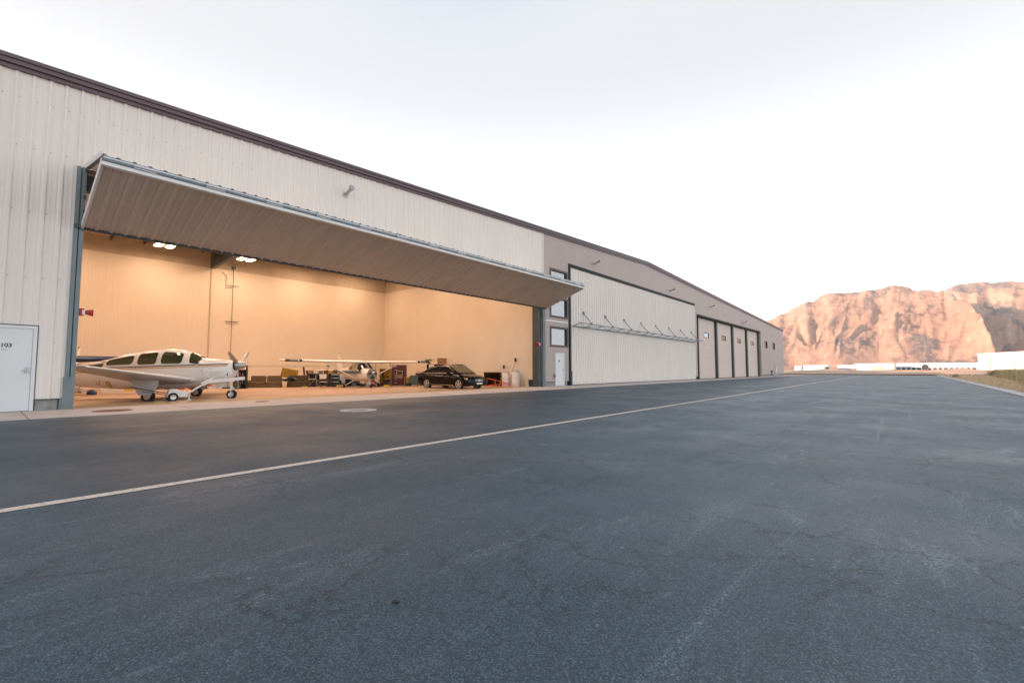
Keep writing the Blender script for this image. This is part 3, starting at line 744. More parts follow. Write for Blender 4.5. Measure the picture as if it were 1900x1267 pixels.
def wing_mesh(root, tip, th0=.15, th1=.12, steps=8, round_tip=True, inc=0):
    """root/tip = (xLE, y, z, chord)"""
    rings = []
    for k in range(steps+1):
        t = k/steps; c = root[3]+(tip[3]-root[3])*t; th = th0+(th1-th0)*t
        rings.append([(root[0]+(tip[0]-root[0])*t+x, root[1]+(tip[1]-root[1])*t, root[2]+(tip[2]-root[2])*t+z+x*inc*(1-t)) for x, z in airfoil(c, th)])
    if round_tip:
        sg = 1 if tip[1] > root[1] else -1
        for f_, dy in ((.92, .07), (.72, .13), (.35, .16)):
            rings.append([(tip[0]-tip[3]*(1-f_)*.4+x, tip[1]+sg*dy, tip[2]+z*f_) for x, z in airfoil(tip[3]*f_, th1)])
    return MB().loft(rings)
def fin_mesh(root, tip, th=.09):
    """vertical fin: (xLE, z, chord) root->tip"""
    rings = []
    for k in range(7):
        t = k/6; c = root[2]+(tip[2]-root[2])*t
        rings.append([(root[0]+(tip[0]-root[0])*t+x, z, root[1]+(tip[1]-root[1])*t) for x, z in airfoil(c, th)])
    return MB().loft(rings)
def wheel(parent, c, r, w, name='wheel', hub='alloy', spokes=0, rr=.55):
    y0 = w/2
    prof = [(r*rr, -y0*.8), (r*.86, -y0), (r*.97, -y0*.7), (r, 0), (r*.97, y0*.7), (r*.86, y0), (r*rr, y0*.8)]
    t = MB().lathe(c, prof, 'Y', 32).build(name, 'rubber', parent, smooth=True)
    h = MB()
    if spokes:
        for sgn in (-1, 1):
            h.lathe((c[0], c[1]+sgn*y0*.80, c[2]), [(r*rr*.90, -.02), (r*rr*1.06, -.02), (r*rr*1.06, .012), (r*rr*.90, .012), (r*rr*.90, -.02)], 'Y', 32, False)
            h.lathe((c[0], c[1]+sgn*y0*.86, c[2]), [(.001, -.02), (.07, -.02), (.06, .02), (.001, .02)], 'Y', 16)
            for k in range(spokes):
                a = 2*pi*k/spokes+.3; mid = Vector((c[0]+cos(a)*r*rr*.55, c[1]+sgn*y0*.86, c[2]+sin(a)*r*rr*.55))
                h.cbox(mid, (r*rr*.95, .03, .085), Matrix.Rotation(-a, 3, 'Y'))
    else:
        for sgn in (-1, 1): h.lathe((c[0], c[1]+sgn*y0*.72, c[2]), [(.001, sgn*.03), (r*rr*.35, sgn*.03), (r*rr*.5, sgn*.012), (r*rr*1.0, sgn*.02), (r*rr*1.03, -sgn*.01), (.001, -sgn*.02)], 'Y', 24)
    h.build('rim', hub, t, smooth=False)
    return t
def blade(parent, hubc, ang, L_, wd, m='aluminium', tipm=None):
    """propeller blade in plane x=const, ang from +z towards +y"""
    rings = []
    dr_ = Vector((0, sin(ang), cos(ang))); tn = Vector((0, cos(ang), -sin(ang)))
    for t, w_, tw in ((.06, .35, 60), (.18, .55, 50), (.35, .95, 38), (.6, 1.0, 27), (.85, .85, 20), (.97, .55, 17), (1.0, .25, 16)):
        p = Vector(hubc)+dr_*L_*t; a = R(tw); ax = tn*cos(a)+Vector((1,0,0))*sin(a); nx = dr_.cross(ax)
        rings.append([p+ax*wd*w_*.5*q+nx*wd*.10*z for q, z in ((-1,0),(-.4,.8),(.4,.9),(1,0),(.4,-.5),(-.4,-.5))])
    o = MB().loft(rings).build('propeller_blade', m, parent, smooth=True)
    if tipm: pass
    return o

# ------------------------------------------------------------------ low wing aircraft near the opening
def low_wing_aircraft():
    px, py, psi = 4.87, 20.93, R(-42)
    t = thing('propeller_aircraft', 'white low wing propeller aircraft with black and gold stripes by the opening', 'airplane', (px, py, fz(py)), psi, scale=.95)
    sh = lambda x: .036*(x-2.2)
    TB = ([(-5.35, 1.02, 1.34, .06, 2, .5), (-4.4, .84, 1.48, .22, 2.1, .5), (-3.3, .70, 1.60, .36, 2.2, .48), (-2.4, .60, 1.74, .48, 2.3, .44), (-1.6, .54, 1.94, .56, 2.4, .42), (-.6, .50, 2.08, .60, 2.5, .40),
              (.25, .50, 2.05, .60, 2.5, .40), (.62, .52, 1.93, .59, 2.4, .42), (1.0, .56, 1.75, .57, 2.4, .46), (1.25, .60, 1.68, .55, 2.5, .50), (1.6, .64, 1.64, .50, 2.6, .52), (1.95, .72, 1.58, .44, 2.6, .55), (2.14, .82, 1.53, .37, 2.4, .58), (2.22, .94, 1.47, .28, 2.3, .60)])
    B = Body([(r[0], r[1]+sh(r[0]), r[2]+sh(r[0]))+r[3:] for r in TB])
    fus = B.mesh(70).build('fuselage', 'plane_white', t, smooth=True)
    # windows on both sides
    for sg in (-1, 1):
        window_patch(B, fus, -2.25, -1.22, 1.54, 1.74, 1.34, 1.38, sg, 'glass_dark', 'plane_white', r=.10)
        window_patch(B, fus, -1.06, -.38, 1.79, 1.86, 1.37, 1.39, sg, 'glass_dark', 'plane_white', r=.09)
        window_patch(B, fus, -.22, .52, 1.88, 1.82, 1.40, 1.42, sg, 'glass_dark', 'plane_white', r=.09)
        def st(nm, zt, zb, xa, xb, m, off=.005):
            B.side(MB(), zt, zb, xa, xb, sg, off, 50, 2).build(nm, m, fus, smooth=True)
        line = lambda x: 1.26+.036*(x+1.5)
        st('black_stripe', lambda x: line(x)+.03, lambda x: line(x)-.005, -3.6, 2.10, 'dark_green')
        st('gold_stripe', lambda x: line(x)-.035, lambda x: line(x)-.07, -3.6, 2.10, 'gold')
        st('green_flash', lambda x: min(1.30+.10*(x+4.6), 1.50), lambda x: 1.20+.02*(x+4.6), -4.6, -2.34, 'dark_green', .007)
        st('gold_flash', lambda x: 1.02+.03*(x+5), lambda x: .93+.06*(x+5), -5.0, -2.9, 'gold', .006)
        v, f = text_mesh('N10', .34, .016)
        v = [(-2.30-p[0]+p[1]*.2 if sg > 0 else -2.30+p[0]-p[1]*.2, p[1]+.60) for p in v]
        MB().add([(x, sg*(B.y_at(x, z)+.01), z) for x, z in v], f).build('registration_letters', 'gold', fus)
    # windscreen
    def ws(u, v):
        x = .64+.52*u; a = pi*(.10+.80*v); return B.pt(x, a, .012)
    # keep the glass above the cowl line
    MB().grid(lambda u, v: B.pt(.64+.14*abs(2*v-1)+.56*u*(1-.45*abs(2*v-1)), pi*(.15+.70*v), .012), 12, 20).build('windscreen', 'glass_dark', fus, smooth=True)
    MB().grid(lambda u, v: B.pt(.60+.12*abs(2*v-1)+.62*u*(1-.40*abs(2*v-1)), pi*(.13+.74*v), .006), 12, 20).build('windscreen_frame', 'plane_white', fus, smooth=True)
    MB().cbox((.0, .28, 1.55), (.35, .42, .5)).cbox((.0, -.28, 1.55), (.35, .42, .5)).build('seat', 'seat_brown', t, bevel=.05)
    # wings
    for sg in (-1, 1):
        w_ = wing_mesh((1.02, sg*.45, .76, 2.15), (.30, sg*4.95, 1.27, .95), .16, .12, inc=.05).build('wing', 'plane_grey', t, smooth=True)
        m_ = MB(); rings = []
        for k in range(6):
            y = .5+k*.035; rings.append([(1.045+x*1.0, sg*y, 0.76+(y-.45)*.129+z*1.03) for x, z in airfoil(.55, .30)])
        m_.loft(rings); m_.build('root_fairing', 'plane_white', w_, smooth=True)
        MB().lathe((.2, sg*5.12, 1.26), [(.001, -.30), (.035, -.22), (.05, 0), (.035, .2), (.001, .3)], 'X', 12).build('tip_light', 'lamp_clear', w_, smooth=True)
        # leg, scissor, wheel and the hanging gear door
        MB().tube((0, sg*1.46, .78), (0, sg*1.46, .30), .045).tube((.08, sg*1.46, .5), (.02, sg*1.46, .26), .02).tube((-.15, sg*1.40, .75), (0, sg*1.46, .45), .02).build('main_gear_leg', 'aluminium', t)
        MB().tube((0, sg*1.46, .24), (0, sg*1.56, .24), .03).cbox((0, sg*1.47, .32), (.10, .06, .12)).build('axle', 'aluminium', t)
        wheel(t, (0, sg*1.58, .215), .215, .17, 'main_wheel')
        d = MB(); P = [(.40, .94), (-.42, .92), (-.46, .86), (-.46, .62), (-.22, .25), (.18, .25), (.40, .60)]
        yo = sg*1.72
        v = [(x, yo-sg*.10*(z-.25)*.0, z) for x, z in P]+[(x, yo+sg*.018, z) for x, z in P]; n = len(P)
        d.add(v, [tuple(range(n)), tuple(range(2*n-1, n-1, -1))]+[(i, i+n, (i+1) % n+n, (i+1) % n) for i in range(n)])
        d.cbox((0, yo-sg*.02, .5), (.3, .02, .04)); d.build('gear_door', 'plane_grey', t)
        # v tail
        rings = []
        for k in range(6):
            q = k/5; rings.append([(-4.1-.55*q+x, sg*(.08+1.30*q), 1.12+.78*q+z) for x, z in airfoil(1.15-.45*q, .10)])
        MB().loft(rings).build('tail_surface', 'plane_white', t, smooth=True)
    # nose gear
    MB().tube((1.98, 0, .80), (2.13, 0, .36), .045).tube((2.07, .0, .56), (2.22, 0, .42), .018).tube((2.22, 0, .42), (2.13, 0, .32), .018).cbox((2.13, 0, .36), (.10, .20, .05)).tube((2.13, -.09, .37), (2.13, -.09, .18), .016).tube((2.13, .09, .37), (2.13, .09, .18), .016).build('nose_gear_leg', 'plane_white', t)
    wheel(t, (2.13, 0, .19), .19, .13, 'nose_wheel')
    for sg in (-1, 1): MB().cbox((1.80, sg*.17, .60), (.42, .012, .24)).build('nose_gear_door', 'plane_white', t)
    # cowling details
    MB().lathe((2.20, 0, 1.36), [(.001, 0), (.21, 0), (.21, .07), (.001, .075)], 'X', 24).build('spinner_backplate', 'black', t)
    for sg in (-1, 1): MB().grid(lambda u, v: (2.203, sg*(.07+.17*u), 1.16+.12*v), 3, 2).build('air_intake', 'black', fus)
    spn = MB().lathe((2.28, 0, 1.36), [(.001, -.01), (.175, -.01), (.17, .10), (.14, .22), (.09, .33), (.03, .42), (.002, .445)], 'X', 28).build('spinner', 'aluminium', t, smooth=True)
    for a in (180, 58, -62): blade(t, (2.36, 0, 1.36), R(a), 1.06, .15)
    for k in range(14):
        x = 1.55+.05*(k % 7); z = 1.08-.06*(k//7)-.01*(k % 3)
        MB().cbox((x, -(B.y_at(x, z)+.004), z), (.022, .006, .010)).build('cooling_slot', 'black', fus)
    for (x, z, dx, dz) in ((1.2, 1.13, .03, .03), (1.55, 1.22, .12, .012), (1.9, .9, .03, .02), (2.1, 1.0, .05, .10)):
        MB().cbox((x, -(B.y_at(x, z)+.003), z), (dx, .006, dz)).build('access_panel', 'grey_dark', fus)
    m_ = MB(); 
    for x in (1.28, ): m_.grid(lambda u, v: (x+.006*u, -(B.y_at(x, .70+.6*v)+.003), .70+.6*v), 1, 8)
    m_.build('panel_seam', 'grey', fus)
    MB().tube((.35, 0, 1.94), (.05, 0, 2.28), .014, .006, 8).build('antenna', 'plane_white', t)
    MB().tube((-1.45, 0, 1.83), (-1.85, 0, 2.10), .014, .006, 8).build('antenna', 'plane_white', t)
    MB().lathe((-4.0, 0, 1.26), [(.001, .12), (.04, .1), (.05, 0), (.001, -.01)], 'Z', 12).build('beacon', 'red', t)
low_wing_aircraft()

# white electric tug coupled under the nose
t = thing('aircraft_tug', 'small white two wheeled tow tug with long arm under the aircraft nose', 'tug', (4.62, 19.35, fz(19.35)), R(-6))
MB().cbox((-.05, 0, .24), (.62, .42, .22), None, .8).cbox((-.15, 0, .37), (.34, .34, .10), None, .7).build('body', 'plastic_white', t, bevel=.03)
MB().tube((.20, 0, .20), (.78, 0, .60), .035).tube((.78, 0, .60), (1.02, 0, .80), .03).cbox((.78, 0, .62), (.24, .14, .12), Matrix.Rotation(-.6, 3, 'Y')).build('lift_arm', 'plastic_white', t)
MB().cbox((1.42, 0, .71), (1.25, .12, .12), Matrix.Rotation(-.10, 3, 'Y')).build('tow_arm', 'plastic_white', t)
MB().tube((-.35, .0, .28), (-1.25, .12, .50), .016).tube((-1.25, -.15, .50), (-1.25, .38, .50), .014).tube((-.35, .0, .22), (-1.0, -.1, .36), .012).build('handle_bar', 'grey_dark', t)
wheel(t, (-.18, -.27, .15), .15, .11, 'wheel'); wheel(t, (-.18, .27, .15), .15, .11, 'wheel')
MB().tube((.30, -.1, .2), (.30, -.1, .05), .02).cbox((.3, -.1, .03), (.12, .06, .05)).build('foot', 'plastic_white', t)

# ------------------------------------------------------------------ high wing aircraft
def high_wing_aircraft(kind, loc, psi, s, label, base, stripe, wing_m, pants=None):
    t = thing('propeller_aircraft', label, 'airplane', (*loc, fz(loc[1])), psi, scale=s)
    B = Body([(-5.3, 1.0, 1.35, .05, 2, .5), (-4.0, .86, 1.48, .20, 2.1, .5), (-2.6, .72, 1.62, .36, 2.4, .5), (-1.6, .62, 1.78, .50, 3, .5), (-1.0, .58, 1.88, .56, 3.2, .45), (-.2, .56, 1.92, .57, 3.4, .45),
              (.35, .56, 1.88, .57, 3.2, .45), (.75, .57, 1.62, .56, 2.9, .5), (.95, .60, 1.48, .53, 2.7, .55), (1.3, .64, 1.45, .49, 2.5, .55), (1.62, .72, 1.40, .43, 2.3, .55), (1.74, .82, 1.32, .34, 2.2, .55)])
    fus = B.mesh(60).build('fuselage', base, t, smooth=True)
    for sg in (-1, 1):
        window_patch(B, fus, -.42, .42, 1.74, 1.70, 1.40, 1.38, sg, 'glass_black' if pants else 'liner_wall', base, r=.08)
        window_patch(B, fus, -1.25, -.58, 1.68, 1.72, 1.42, 1.40, sg, 'glass_black', base, r=.08)
        B.side(MB(), lambda x: 1.32, lambda x: 1.16, -4.2, 1.05, sg, .006, 40, 2).build('stripe', stripe, fus, smooth=True)
        B.side(MB(), lambda x: 1.15, lambda x: 1.12, -4.0, 1.2, sg, .006, 40, 2).build('thin_stripe', 'black', fus, smooth=True)
        window_patch(B, fus, -.50, .52, 1.08, 1.08, .70, .70, sg, base, 'grey_dark', 'door_panel', r=.14, fw=.014)
        wing_mesh((.55, sg*.05, 1.94, 1.62), (.42, sg*(5.35 if not pants else 3.2), 2.02, 1.12), .17 if not pants else .27, .17 if not pants else .22).build('wing', wing_m, t, smooth=True)
        r0, r1 = .0, 0
        for ya, yb, mm in ((4.25, 4.45, 'black'), (4.5, 5.0, stripe), (5.0, 5.3, 'black')):
            rings = []
            for k in range(3):
                y = ya+(yb-ya)*k/2; q = (y-.05)/5.3; rings.append([(.55-.13*q+x*1.01+.006, sg*y, 1.94+.08*q+z*1.06) for x, z in airfoil(1.62-.5*q, .17)])
            if not pants: MB().loft(rings).build('wing_band', mm, t)
        MB().tube((.12, sg*.56, .76), (.22, sg*2.85, 1.93), .035, n=8).build('wing_strut', base, t)
        MB().tube((-.25, sg*.40, .70), (-.25, sg*1.22, .24), .03, .02, n=8).build('main_gear_leg', base, t)
        wheel(t, (-.25, sg*1.27, .22), .21, .14, 'main_wheel')
        if pants: MB().lathe((-.25, sg*1.27, .22), [(.001, -.5), (.10, -.38), (.18, -.15), (.21, .1), (.15, .3), (.001, .4)], 'X', 16).build('wheel_fairing', pants, t, smooth=True)
    MB().grid(lambda u, v: B.pt(.36+.55*u, pi*(.10+.80*v), .01), 8, 16).build('windscreen', 'glass_black', fus, smooth=True)
    MB().cbox((.1, .0, 1.5), (.3, .8, .3)).build('seat', 'orange' if not pants else 'seat_brown', t, bevel=.05)
    fin_mesh((-4.1, 1.40, 1.25), (-4.95, 2.72, .62)).build('fin', base, t, smooth=True)
    for sg in (-1, 1): wing_mesh((-4.35, 0, 1.36, 1.0), (-4.55, sg*1.65, 1.36, .70), .09, .09).build('tailplane', base, t, smooth=True)
    MB().tube((1.35, 0, .72), (1.45, 0, .30), .03).tube((1.45, 0, .33), (1.45, .09, .2), .02).build('nose_gear_leg', base, t)
    wheel(t, (1.47, 0, .18), .18, .12, 'nose_wheel')
    MB().lathe((1.74, 0, 1.08), [(.001, .0), (.36, .0), (.385, .03), (.36, .07), (.12, .09), (.001, .09)], 'X', 28).build('cowl_front', 'grey', t, smooth=True)
    for sg in (-1, 1): MB().cbox((1.835, sg*.2, 1.12), (.02, .18, .12)).build('air_intake', 'black', t)
    MB().cbox((1.835, .0, .86), (.02, .26, .14)).build('air_intake', 'black', t)
    MB().lathe((1.83, 0, 1.16), [(.001, -.01), (.14, -.01), (.13, .1), (.08, .2), (.001, .27)], 'X', 20).build('spinner', 'chrome', t, smooth=True)
    for a in (-38, 142): blade(t, (1.90, 0, 1.16), R(a), .93, .13)
    MB().tube((-.9, 0, 1.9), (-1.1, 0, 2.35), .012, .006, 6).build('antenna', base, t)
    if pants: MB().lathe((.0, 3.3, 2.12), [(.05, 0), (.06, .10), (.001, .16)], 'Z', 10).build('tip_beacon', 'red', t)
    MB().lathe((-4.95, 0, 2.72), [(.04, 0), (.04, .05), (.001, .08)], 'Z', 10).build('beacon', 'red_dark', t)
    return t
high_wing_aircraft('a', (15.51, 25.43), R(-100), .85, 'cream high wing aircraft with blue stripe and wing struts beside the black car', 'plane_cream', 'stripe_blue', 'plane_cream')
high_wing_aircraft('b', (2.2, 26.9), R(-104), .84, 'navy high wing aircraft half hidden behind the left door jamb', 'plane_cream', 'navy', 'navy', 'navy')

# ------------------------------------------------------------------ sedan
def sedan():
    rr = Vector((17.5, 21.52)); psi = R(-86); s = .95
    t = thing('parked_car', 'black four door sedan with chrome window trim parked inside the hangar', 'car', (rr.x, rr.y, fz(rr.y)), psi, scale=s)
    # local: x forward, rear axle at x=0 on the right side wheels y=0, body centre at y=+.78
    yc = .78
    X = [-.98, -.92, -.6, 0, .6, 1.35, 2.1, 2.71, 3.1, 3.42, 3.55]
    top_ = [.86, .98, 1.02, 1.00, .98, .96, .95, .90, .84, .74, .62]
    bot = [.42, .30, .24, .22, .20, .19, .19, .20, .20, .22, .32]
    hw = [.66, .80, .87, .905, .91, .91, .91, .90, .86, .74, .58]
    rings = []
    for k in range(56):
        q = k/55*(len(X)-1); i = min(int(q), len(X)-2); f_ = q-i; f_ = f_
        g_ = lambda A: A[i]*(1-f_)+A[i+1]*f_
        x, zt, zb, w_ = g_(X), g_(top_), g_(bot), g_(hw); ring = []
        arch = 0
        for ax in (0, 2.71):
            d = abs(x-ax)
            if d < .37: arch = max(arch, sqrt(.37*.37-d*d)+.31)
        zs = max(zb, arch)
        for yy, z in ((w_*.93, zs), (w_*.99, max(zs, zb+(zt-zb)*.25)), (w_, max(zs+.01, zb+(zt-zb)*.55)), (w_*.97, zb+(zt-zb)*.82), (w_*.88, zt-.01), (w_*.55, zt+.03), (0, zt+.045)):
            ring.append((x, yc-yy, z))
        for yy, z in ((w_*.55, zt+.03), (w_*.88, zt-.01), (w_*.97, zb+(zt-zb)*.82), (w_, max(zs+.01, zb+(zt-zb)*.55)), (w_*.99, max(zs, zb+(zt-zb)*.25)), (w_*.93, zs)):
            ring.append((x, yc+yy, z))
        ring += [(x, yc+w_*.7, zb+.02), (x, yc-w_*.7, zb+.02)]
        rings.append(ring)
    body = MB().loft(rings).build('body', 'black_gloss', t, smooth=True)
    cab = [(-.62, 1.0, 1.01), (-.2, .99, 1.22), (.35, .99, 1.40), (.9, .985, 1.455), (1.4, .98, 1.455), (1.75, .975, 1.40), (2.2, .97, 1.17), (2.6, .95, .965)]
    def cz(x): 
        for a, b in zip(cab, cab[1:]):
            if x <= b[0]: q = (x-a[0])/(b[0]-a[0]); return a[1]+(b[1]-a[1])*q, a[2]+(b[2]-a[2])*q
        return cab[-1][1:]
    def cy(x, z):
        b0, tz = cz(x); q = min(1, max(0, (z-.95)/.5)); return .84-.20*q-.02*max(0, abs(x-.9)-1)
    rings = []
    for k in range(30):
        x = -.62+3.22*k/29; b0, tz = cz(x); ring = []
        for f_ in (0, .4, .8): z = .93+(tz-.93)*f_; ring.append((x, yc-cy(x, z), z))
        wt = cy(x, tz)
        ring += [(x, yc-wt*.90, tz-.005), (x, yc-wt*.5, tz+.02), (x, yc, tz+.025), (x, yc+wt*.5, tz+.02), (x, yc+wt*.90, tz-.005)]
        for f_ in (.8, .4, 0): z = .93+(tz-.93)*f_; ring.append((x, yc+cy(x, z), z))
        rings.append(ring)
    MB().loft(rings).build('roof', 'black_gloss', t, smooth=True)
    for sg in (-1, 1):
        for xa, xb in ((-.28, .30), (.36, 1.10), (1.18, 2.12)):
            def fn(u, v):
                x = xa+(xb-xa)*u; z1 = cz(x)[1]-.07; z = .99+max(.01, z1-.99)*v; return (x, yc+sg*(cy(x, z)+.012), z)
            MB().grid(fn, 10, 4).build('side_window', 'glass_black', t, smooth=True)
        pts = []
        for k in range(24):
            x = -.42+2.72*k/23; z = max(1.0, cz(x)[1]-.05); pts.append((x, yc+sg*(cy(x, z)+.018), z))
        MB().path(pts, .016, 6).path([(-.42, yc+sg*.862, .985), (2.28, yc+sg*.862, .975)], .014, 6).build('window_trim', 'chrome', t)
        MB().cbox((1.35, yc+sg*.915, .27), (2.0, .02, .03)).build('sill_trim', 'chrome', t)
        MB().cbox((1.95, yc+sg*.98, 1.0), (.12, .20, .13)).build('mirror', 'black_gloss', t, bevel=.03)
        for x in (.5, 1.38): MB().cbox((x, yc+sg*.915, .84), (.18, .02, .025)).build('door_handle', 'chrome', t)
        MB().add([(3.22, yc+sg*.80, .70), (3.46, yc+sg*.62, .66), (3.50, yc+sg*.40, .62), (3.48, yc+sg*.40, .50), (3.44, yc+sg*.64, .54), (3.24, yc+sg*.82, .60)], [(0,1,2,3,4,5)]).build('headlight', 'lamp_clear', t, solid=.03)
        MB().cbox((3.20, yc+sg*.80, .65), (.14, .06, .09)).build('turn_signal', 'lens_amber', t)
        MB().cbox((-.95, yc+sg*.62, .78), (.05, .3, .16)).build('tail_light', 'red_dark', t)
    MB().grid(lambda u, v: (1.72+.86*u, yc+(v-.5)*1.42*(1+.05*u), cz(1.72+.86*u)[1]+.032), 8, 8).build('windscreen', 'glass_dark', t, smooth=True)
    MB().grid(lambda u, v: (-.60+.85*u, yc+(v-.5)*1.35, cz(-.60+.85*u)[1]+.03), 6, 8).build('rear_window', 'glass_black', t, smooth=True)
    m_ = MB()
    for z in (.50, .545, .59): m_.box(3.50, 3.575, yc-.38, yc+.38, z, z+.02)
    m_.cbox((3.565, yc, .555), (.03, .15, .13)); m_.build('grille', 'chrome', t)
    m_ = MB().box(3.46, 3.59, yc-.70, yc+.70, .26, .44); m_.build('bumper', 'black_gloss', t, bevel=.04)
    MB().box(3.592, 3.60, yc-.26, yc+.26, .33, .42).build('number_plate', 'plastic_white', t)
    for x in (0, 2.71):
        wheel(t, (x, .0-.02, .325), .325, .22, 'wheel', 'alloy', 5, .68); wheel(t, (x, 1.58, .325), .325, .22, 'wheel', 'alloy', 5, .68)
sedan()

# ------------------------------------------------------------------ things standing in the hangar
def at(x, y, dz=0): return (x, y, fz(y)+dz)
def single(mb, name, m, label, cat, loc, rz=0, group=None, bevel=0, smooth=False):
    o = mb.build(name, m, bevel=bevel, smooth=smooth); o.location = loc; o.rotation_euler = (0,0,rz); return tag(o, label, cat, group)
def crate(name, label, cat, loc, size, m, lid=None, rz=0, group=None, handle=False):
    t = thing(name, label, cat, loc, rz, group); sx, sy, sz = size
    b = MB(); b.cbox((0,0,sz/2), (sx, sy, sz), None, 1.04)
    b.build('body', m, t, bevel=.015)
    if lid: MB().cbox((0,0,sz+.02), (sx*1.06, sy*1.06, .045)).build('lid', lid, t, bevel=.01)
    if handle: MB().path([(-sx*.25,0,sz+.02),(-sx*.25,0,sz+.10),(sx*.25,0,sz+.10),(sx*.25,0,sz+.02)], .014, 6).build('handle', 'grey_dark', t)
    return t
def table(name, label, loc, size, m, rz=0, legm='grey_dark', group=None):
    t = thing(name, label, 'table', loc, rz, group); sx, sy, sz = size
    MB().cbox((0,0,sz-.02), (sx, sy, .04)).build('table_top', m, t, bevel=.006)
    for a in (-1, 1):
        for b in (-1, 1): MB().tube((a*(sx/2-.06), b*(sy/2-.05), 0), (a*(sx/2-.06), b*(sy/2-.05), sz-.04), .022).build('leg', legm, t)
    return t
def chair(name, label, loc, rz, m, group=None):
    t = thing(name, label, 'chair', loc, rz, group)
    MB().cbox((0,0,.46), (.44,.42,.05)).build('seat', m, t, bevel=.015)
    MB().cbox((0,-.22,.80), (.44,.03,.30)).build('backrest', m, t, bevel=.01)
    for a in (-1, 1):
        MB().tube((a*.20,.20,0), (a*.20,-.10,.5), .014).build('leg', 'steel_grey', t)
        MB().tube((a*.20,-.26,0), (a*.20,-.22,.95), .014).build('leg', 'steel_grey', t)
    return t
def sofa(label, loc, rz, w_, m, arms=(1,1), n=2):
    t = thing('sofa', label, 'sofa', loc, rz, 'brown sofas in the hangar')
    MB().cbox((0,0,.22), (w_,.88,.30)).build('base', m, t, bevel=.03)
    for i in range(n):
        x = -w_/2+(i+.5)*w_/n
        MB().cbox((x,-.05,.44), (w_/n-.03,.74,.17)).build('seat_cushion', m, t, bevel=.05)
        q = MB().cbox((x,.30,.66), (w_/n-.05,.24,.46), Matrix.Rotation(-.15,3,'X')); q.build('back_cushion', m, t, bevel=.07)
    for a, s_ in zip(arms, (-1, 1)):
        if a: MB().cbox((s_*(w_/2+.10),0,.34), (.22,.90,.56)).build('armrest', m, t, bevel=.06)
    return t
def shelf_unit(name, label, loc, size, m, n=3, rz=0, items=None, back=True):
    t = thing(name, label, 'shelf', loc, rz); sx, sy, sz = size
    q = MB()
    for a in (-1, 1): q.cbox((a*(sx/2-.02),0,sz/2), (.035,sy,sz))
    if back: q.cbox((0,sy/2-.01,sz/2), (sx-.06,.02,sz-.02))
    q.build('frame', m, t)
    for i in range(n+1): MB().cbox((0,-.01,.04+i*(sz-.06)/n), (sx-.075,sy-.03,.03)).build('shelf_board', m, t)
    return t
RZ = -R(30)
rnd = random.Random(3)
sofa('long brown fabric sofa with two seats near the black cabinet', at(11.5, 29.6), R(-28), 1.75, 'couch', (1,0), 2)
sofa('shorter dark brown sofa with a navy coat beside the first sofa', at(13.05, 28.8), R(-28), 1.15, 'couch_dark', (0,1), 1)
single(MB().grid(lambda u,v: ((u-.5)*.9,(v-.5)*.5,.10*sin(u*5)*cos(v*4)+.09), 12, 8), 'coat', 'blue_bin', 'crumpled navy coat lying on the seat of the sofas', 'coat', at(12.55, 28.75, .60), .3).modifiers.new('s','SOLIDIFY').thickness = .07
q = single(MB().cbox((0,0,0), (.95,.05,.62), Matrix.Rotation(.35,3,'X')@Matrix.Rotation(.22,3,'Y')), 'cushion', 'mustard', 'mustard yellow cushion board propped on the sofa back', 'cushion', at(12.78, 29.35, 1.02), R(-28), bevel=.03)
t = thing('folding_screen', 'narrow dark brown board leaning upright behind the sofa', 'board', at(13.85, 29.3), R(-28))
MB().cbox((-.12,0,.85), (.12,.03,1.2), Matrix.Rotation(-.12,3,'Y')).build('panel', 'wood_dark', t); MB().cbox((.10,.02,.72), (.14,.03,1.0), Matrix.Rotation(-.2,3,'Y')).build('panel', 'wood_dark', t)
t = thing('storage_cabinet', 'tall black open cabinet holding bottles beside the sofa', 'cabinet', at(9.9, 29.0), R(-30))
MB().box(-.30,-.27,-.2,.2,0,1.25).box(.27,.30,-.2,.2,0,1.5).box(-.27,.27,.17,.2,0,1.25).build('side_panel', 'black', t)
for z in (.03, .42, .82, 1.22): MB().box(-.265,.265,-.19,.165,z,z+.03).build('shelf_board', 'black', t)
for i in range(7):
    x, z = -.2+.13*(i % 4), (.45, .85)[i//4]
    single(MB().lathe((0,0,0), [(.035,0),(.04,.02),(.04,.14),(.015,.18),(.015,.22)], 'Z', 10), 'bottle', ('plastic_white','red','grey','leaf')[i % 4],
      ['white bottle at the left of the black cabinet lower shelf','red bottle second on the black cabinet lower shelf','grey bottle third on the black cabinet lower shelf','green bottle at the right of the black cabinet lower shelf','white bottle at the left of the black cabinet upper shelf','red bottle in the middle of the black cabinet upper shelf','grey bottle at the right of the black cabinet upper shelf'][i], 'bottle', at(9.9+x*cos(-.52), 29.0+x*sin(-.52)-.05, z), 0, 'bottles in the black cabinet')
t = thing('flower_arrangement', 'bunch of mixed flowers and leaves on the black cabinet', 'flowers', at(9.85, 28.95, 1.27))
v = MB(); v2 = MB()
for i in range(220):
    p = Vector((rnd.gauss(0,.17), rnd.gauss(0,.12), .05+abs(rnd.gauss(.1,.1)))); a = rnd.random()*6; d = Vector((cos(a), sin(a), rnd.uniform(-.4,.8)))*.05
    e = d.cross(Vector((0,0,1))).normalized()*.02; (v if i % 3 else v2).face([p-d, p+e, p+d, p-e])
v.build('leaves', 'leaf', t); v2.build('petals', 'flower', t)
t = thing('waste_bin', 'grey green ribbed plastic waste bin beside the black cabinet', 'bin', at(9.55, 28.6))
MB().lathe((0,0,0), [(.16,0),(.20,.52),(.215,.52),(.215,.55),(.19,.55),(.18,.1),(.001,.09)], 'Z', 24).build('body', 'plastic_green', t, smooth=True)
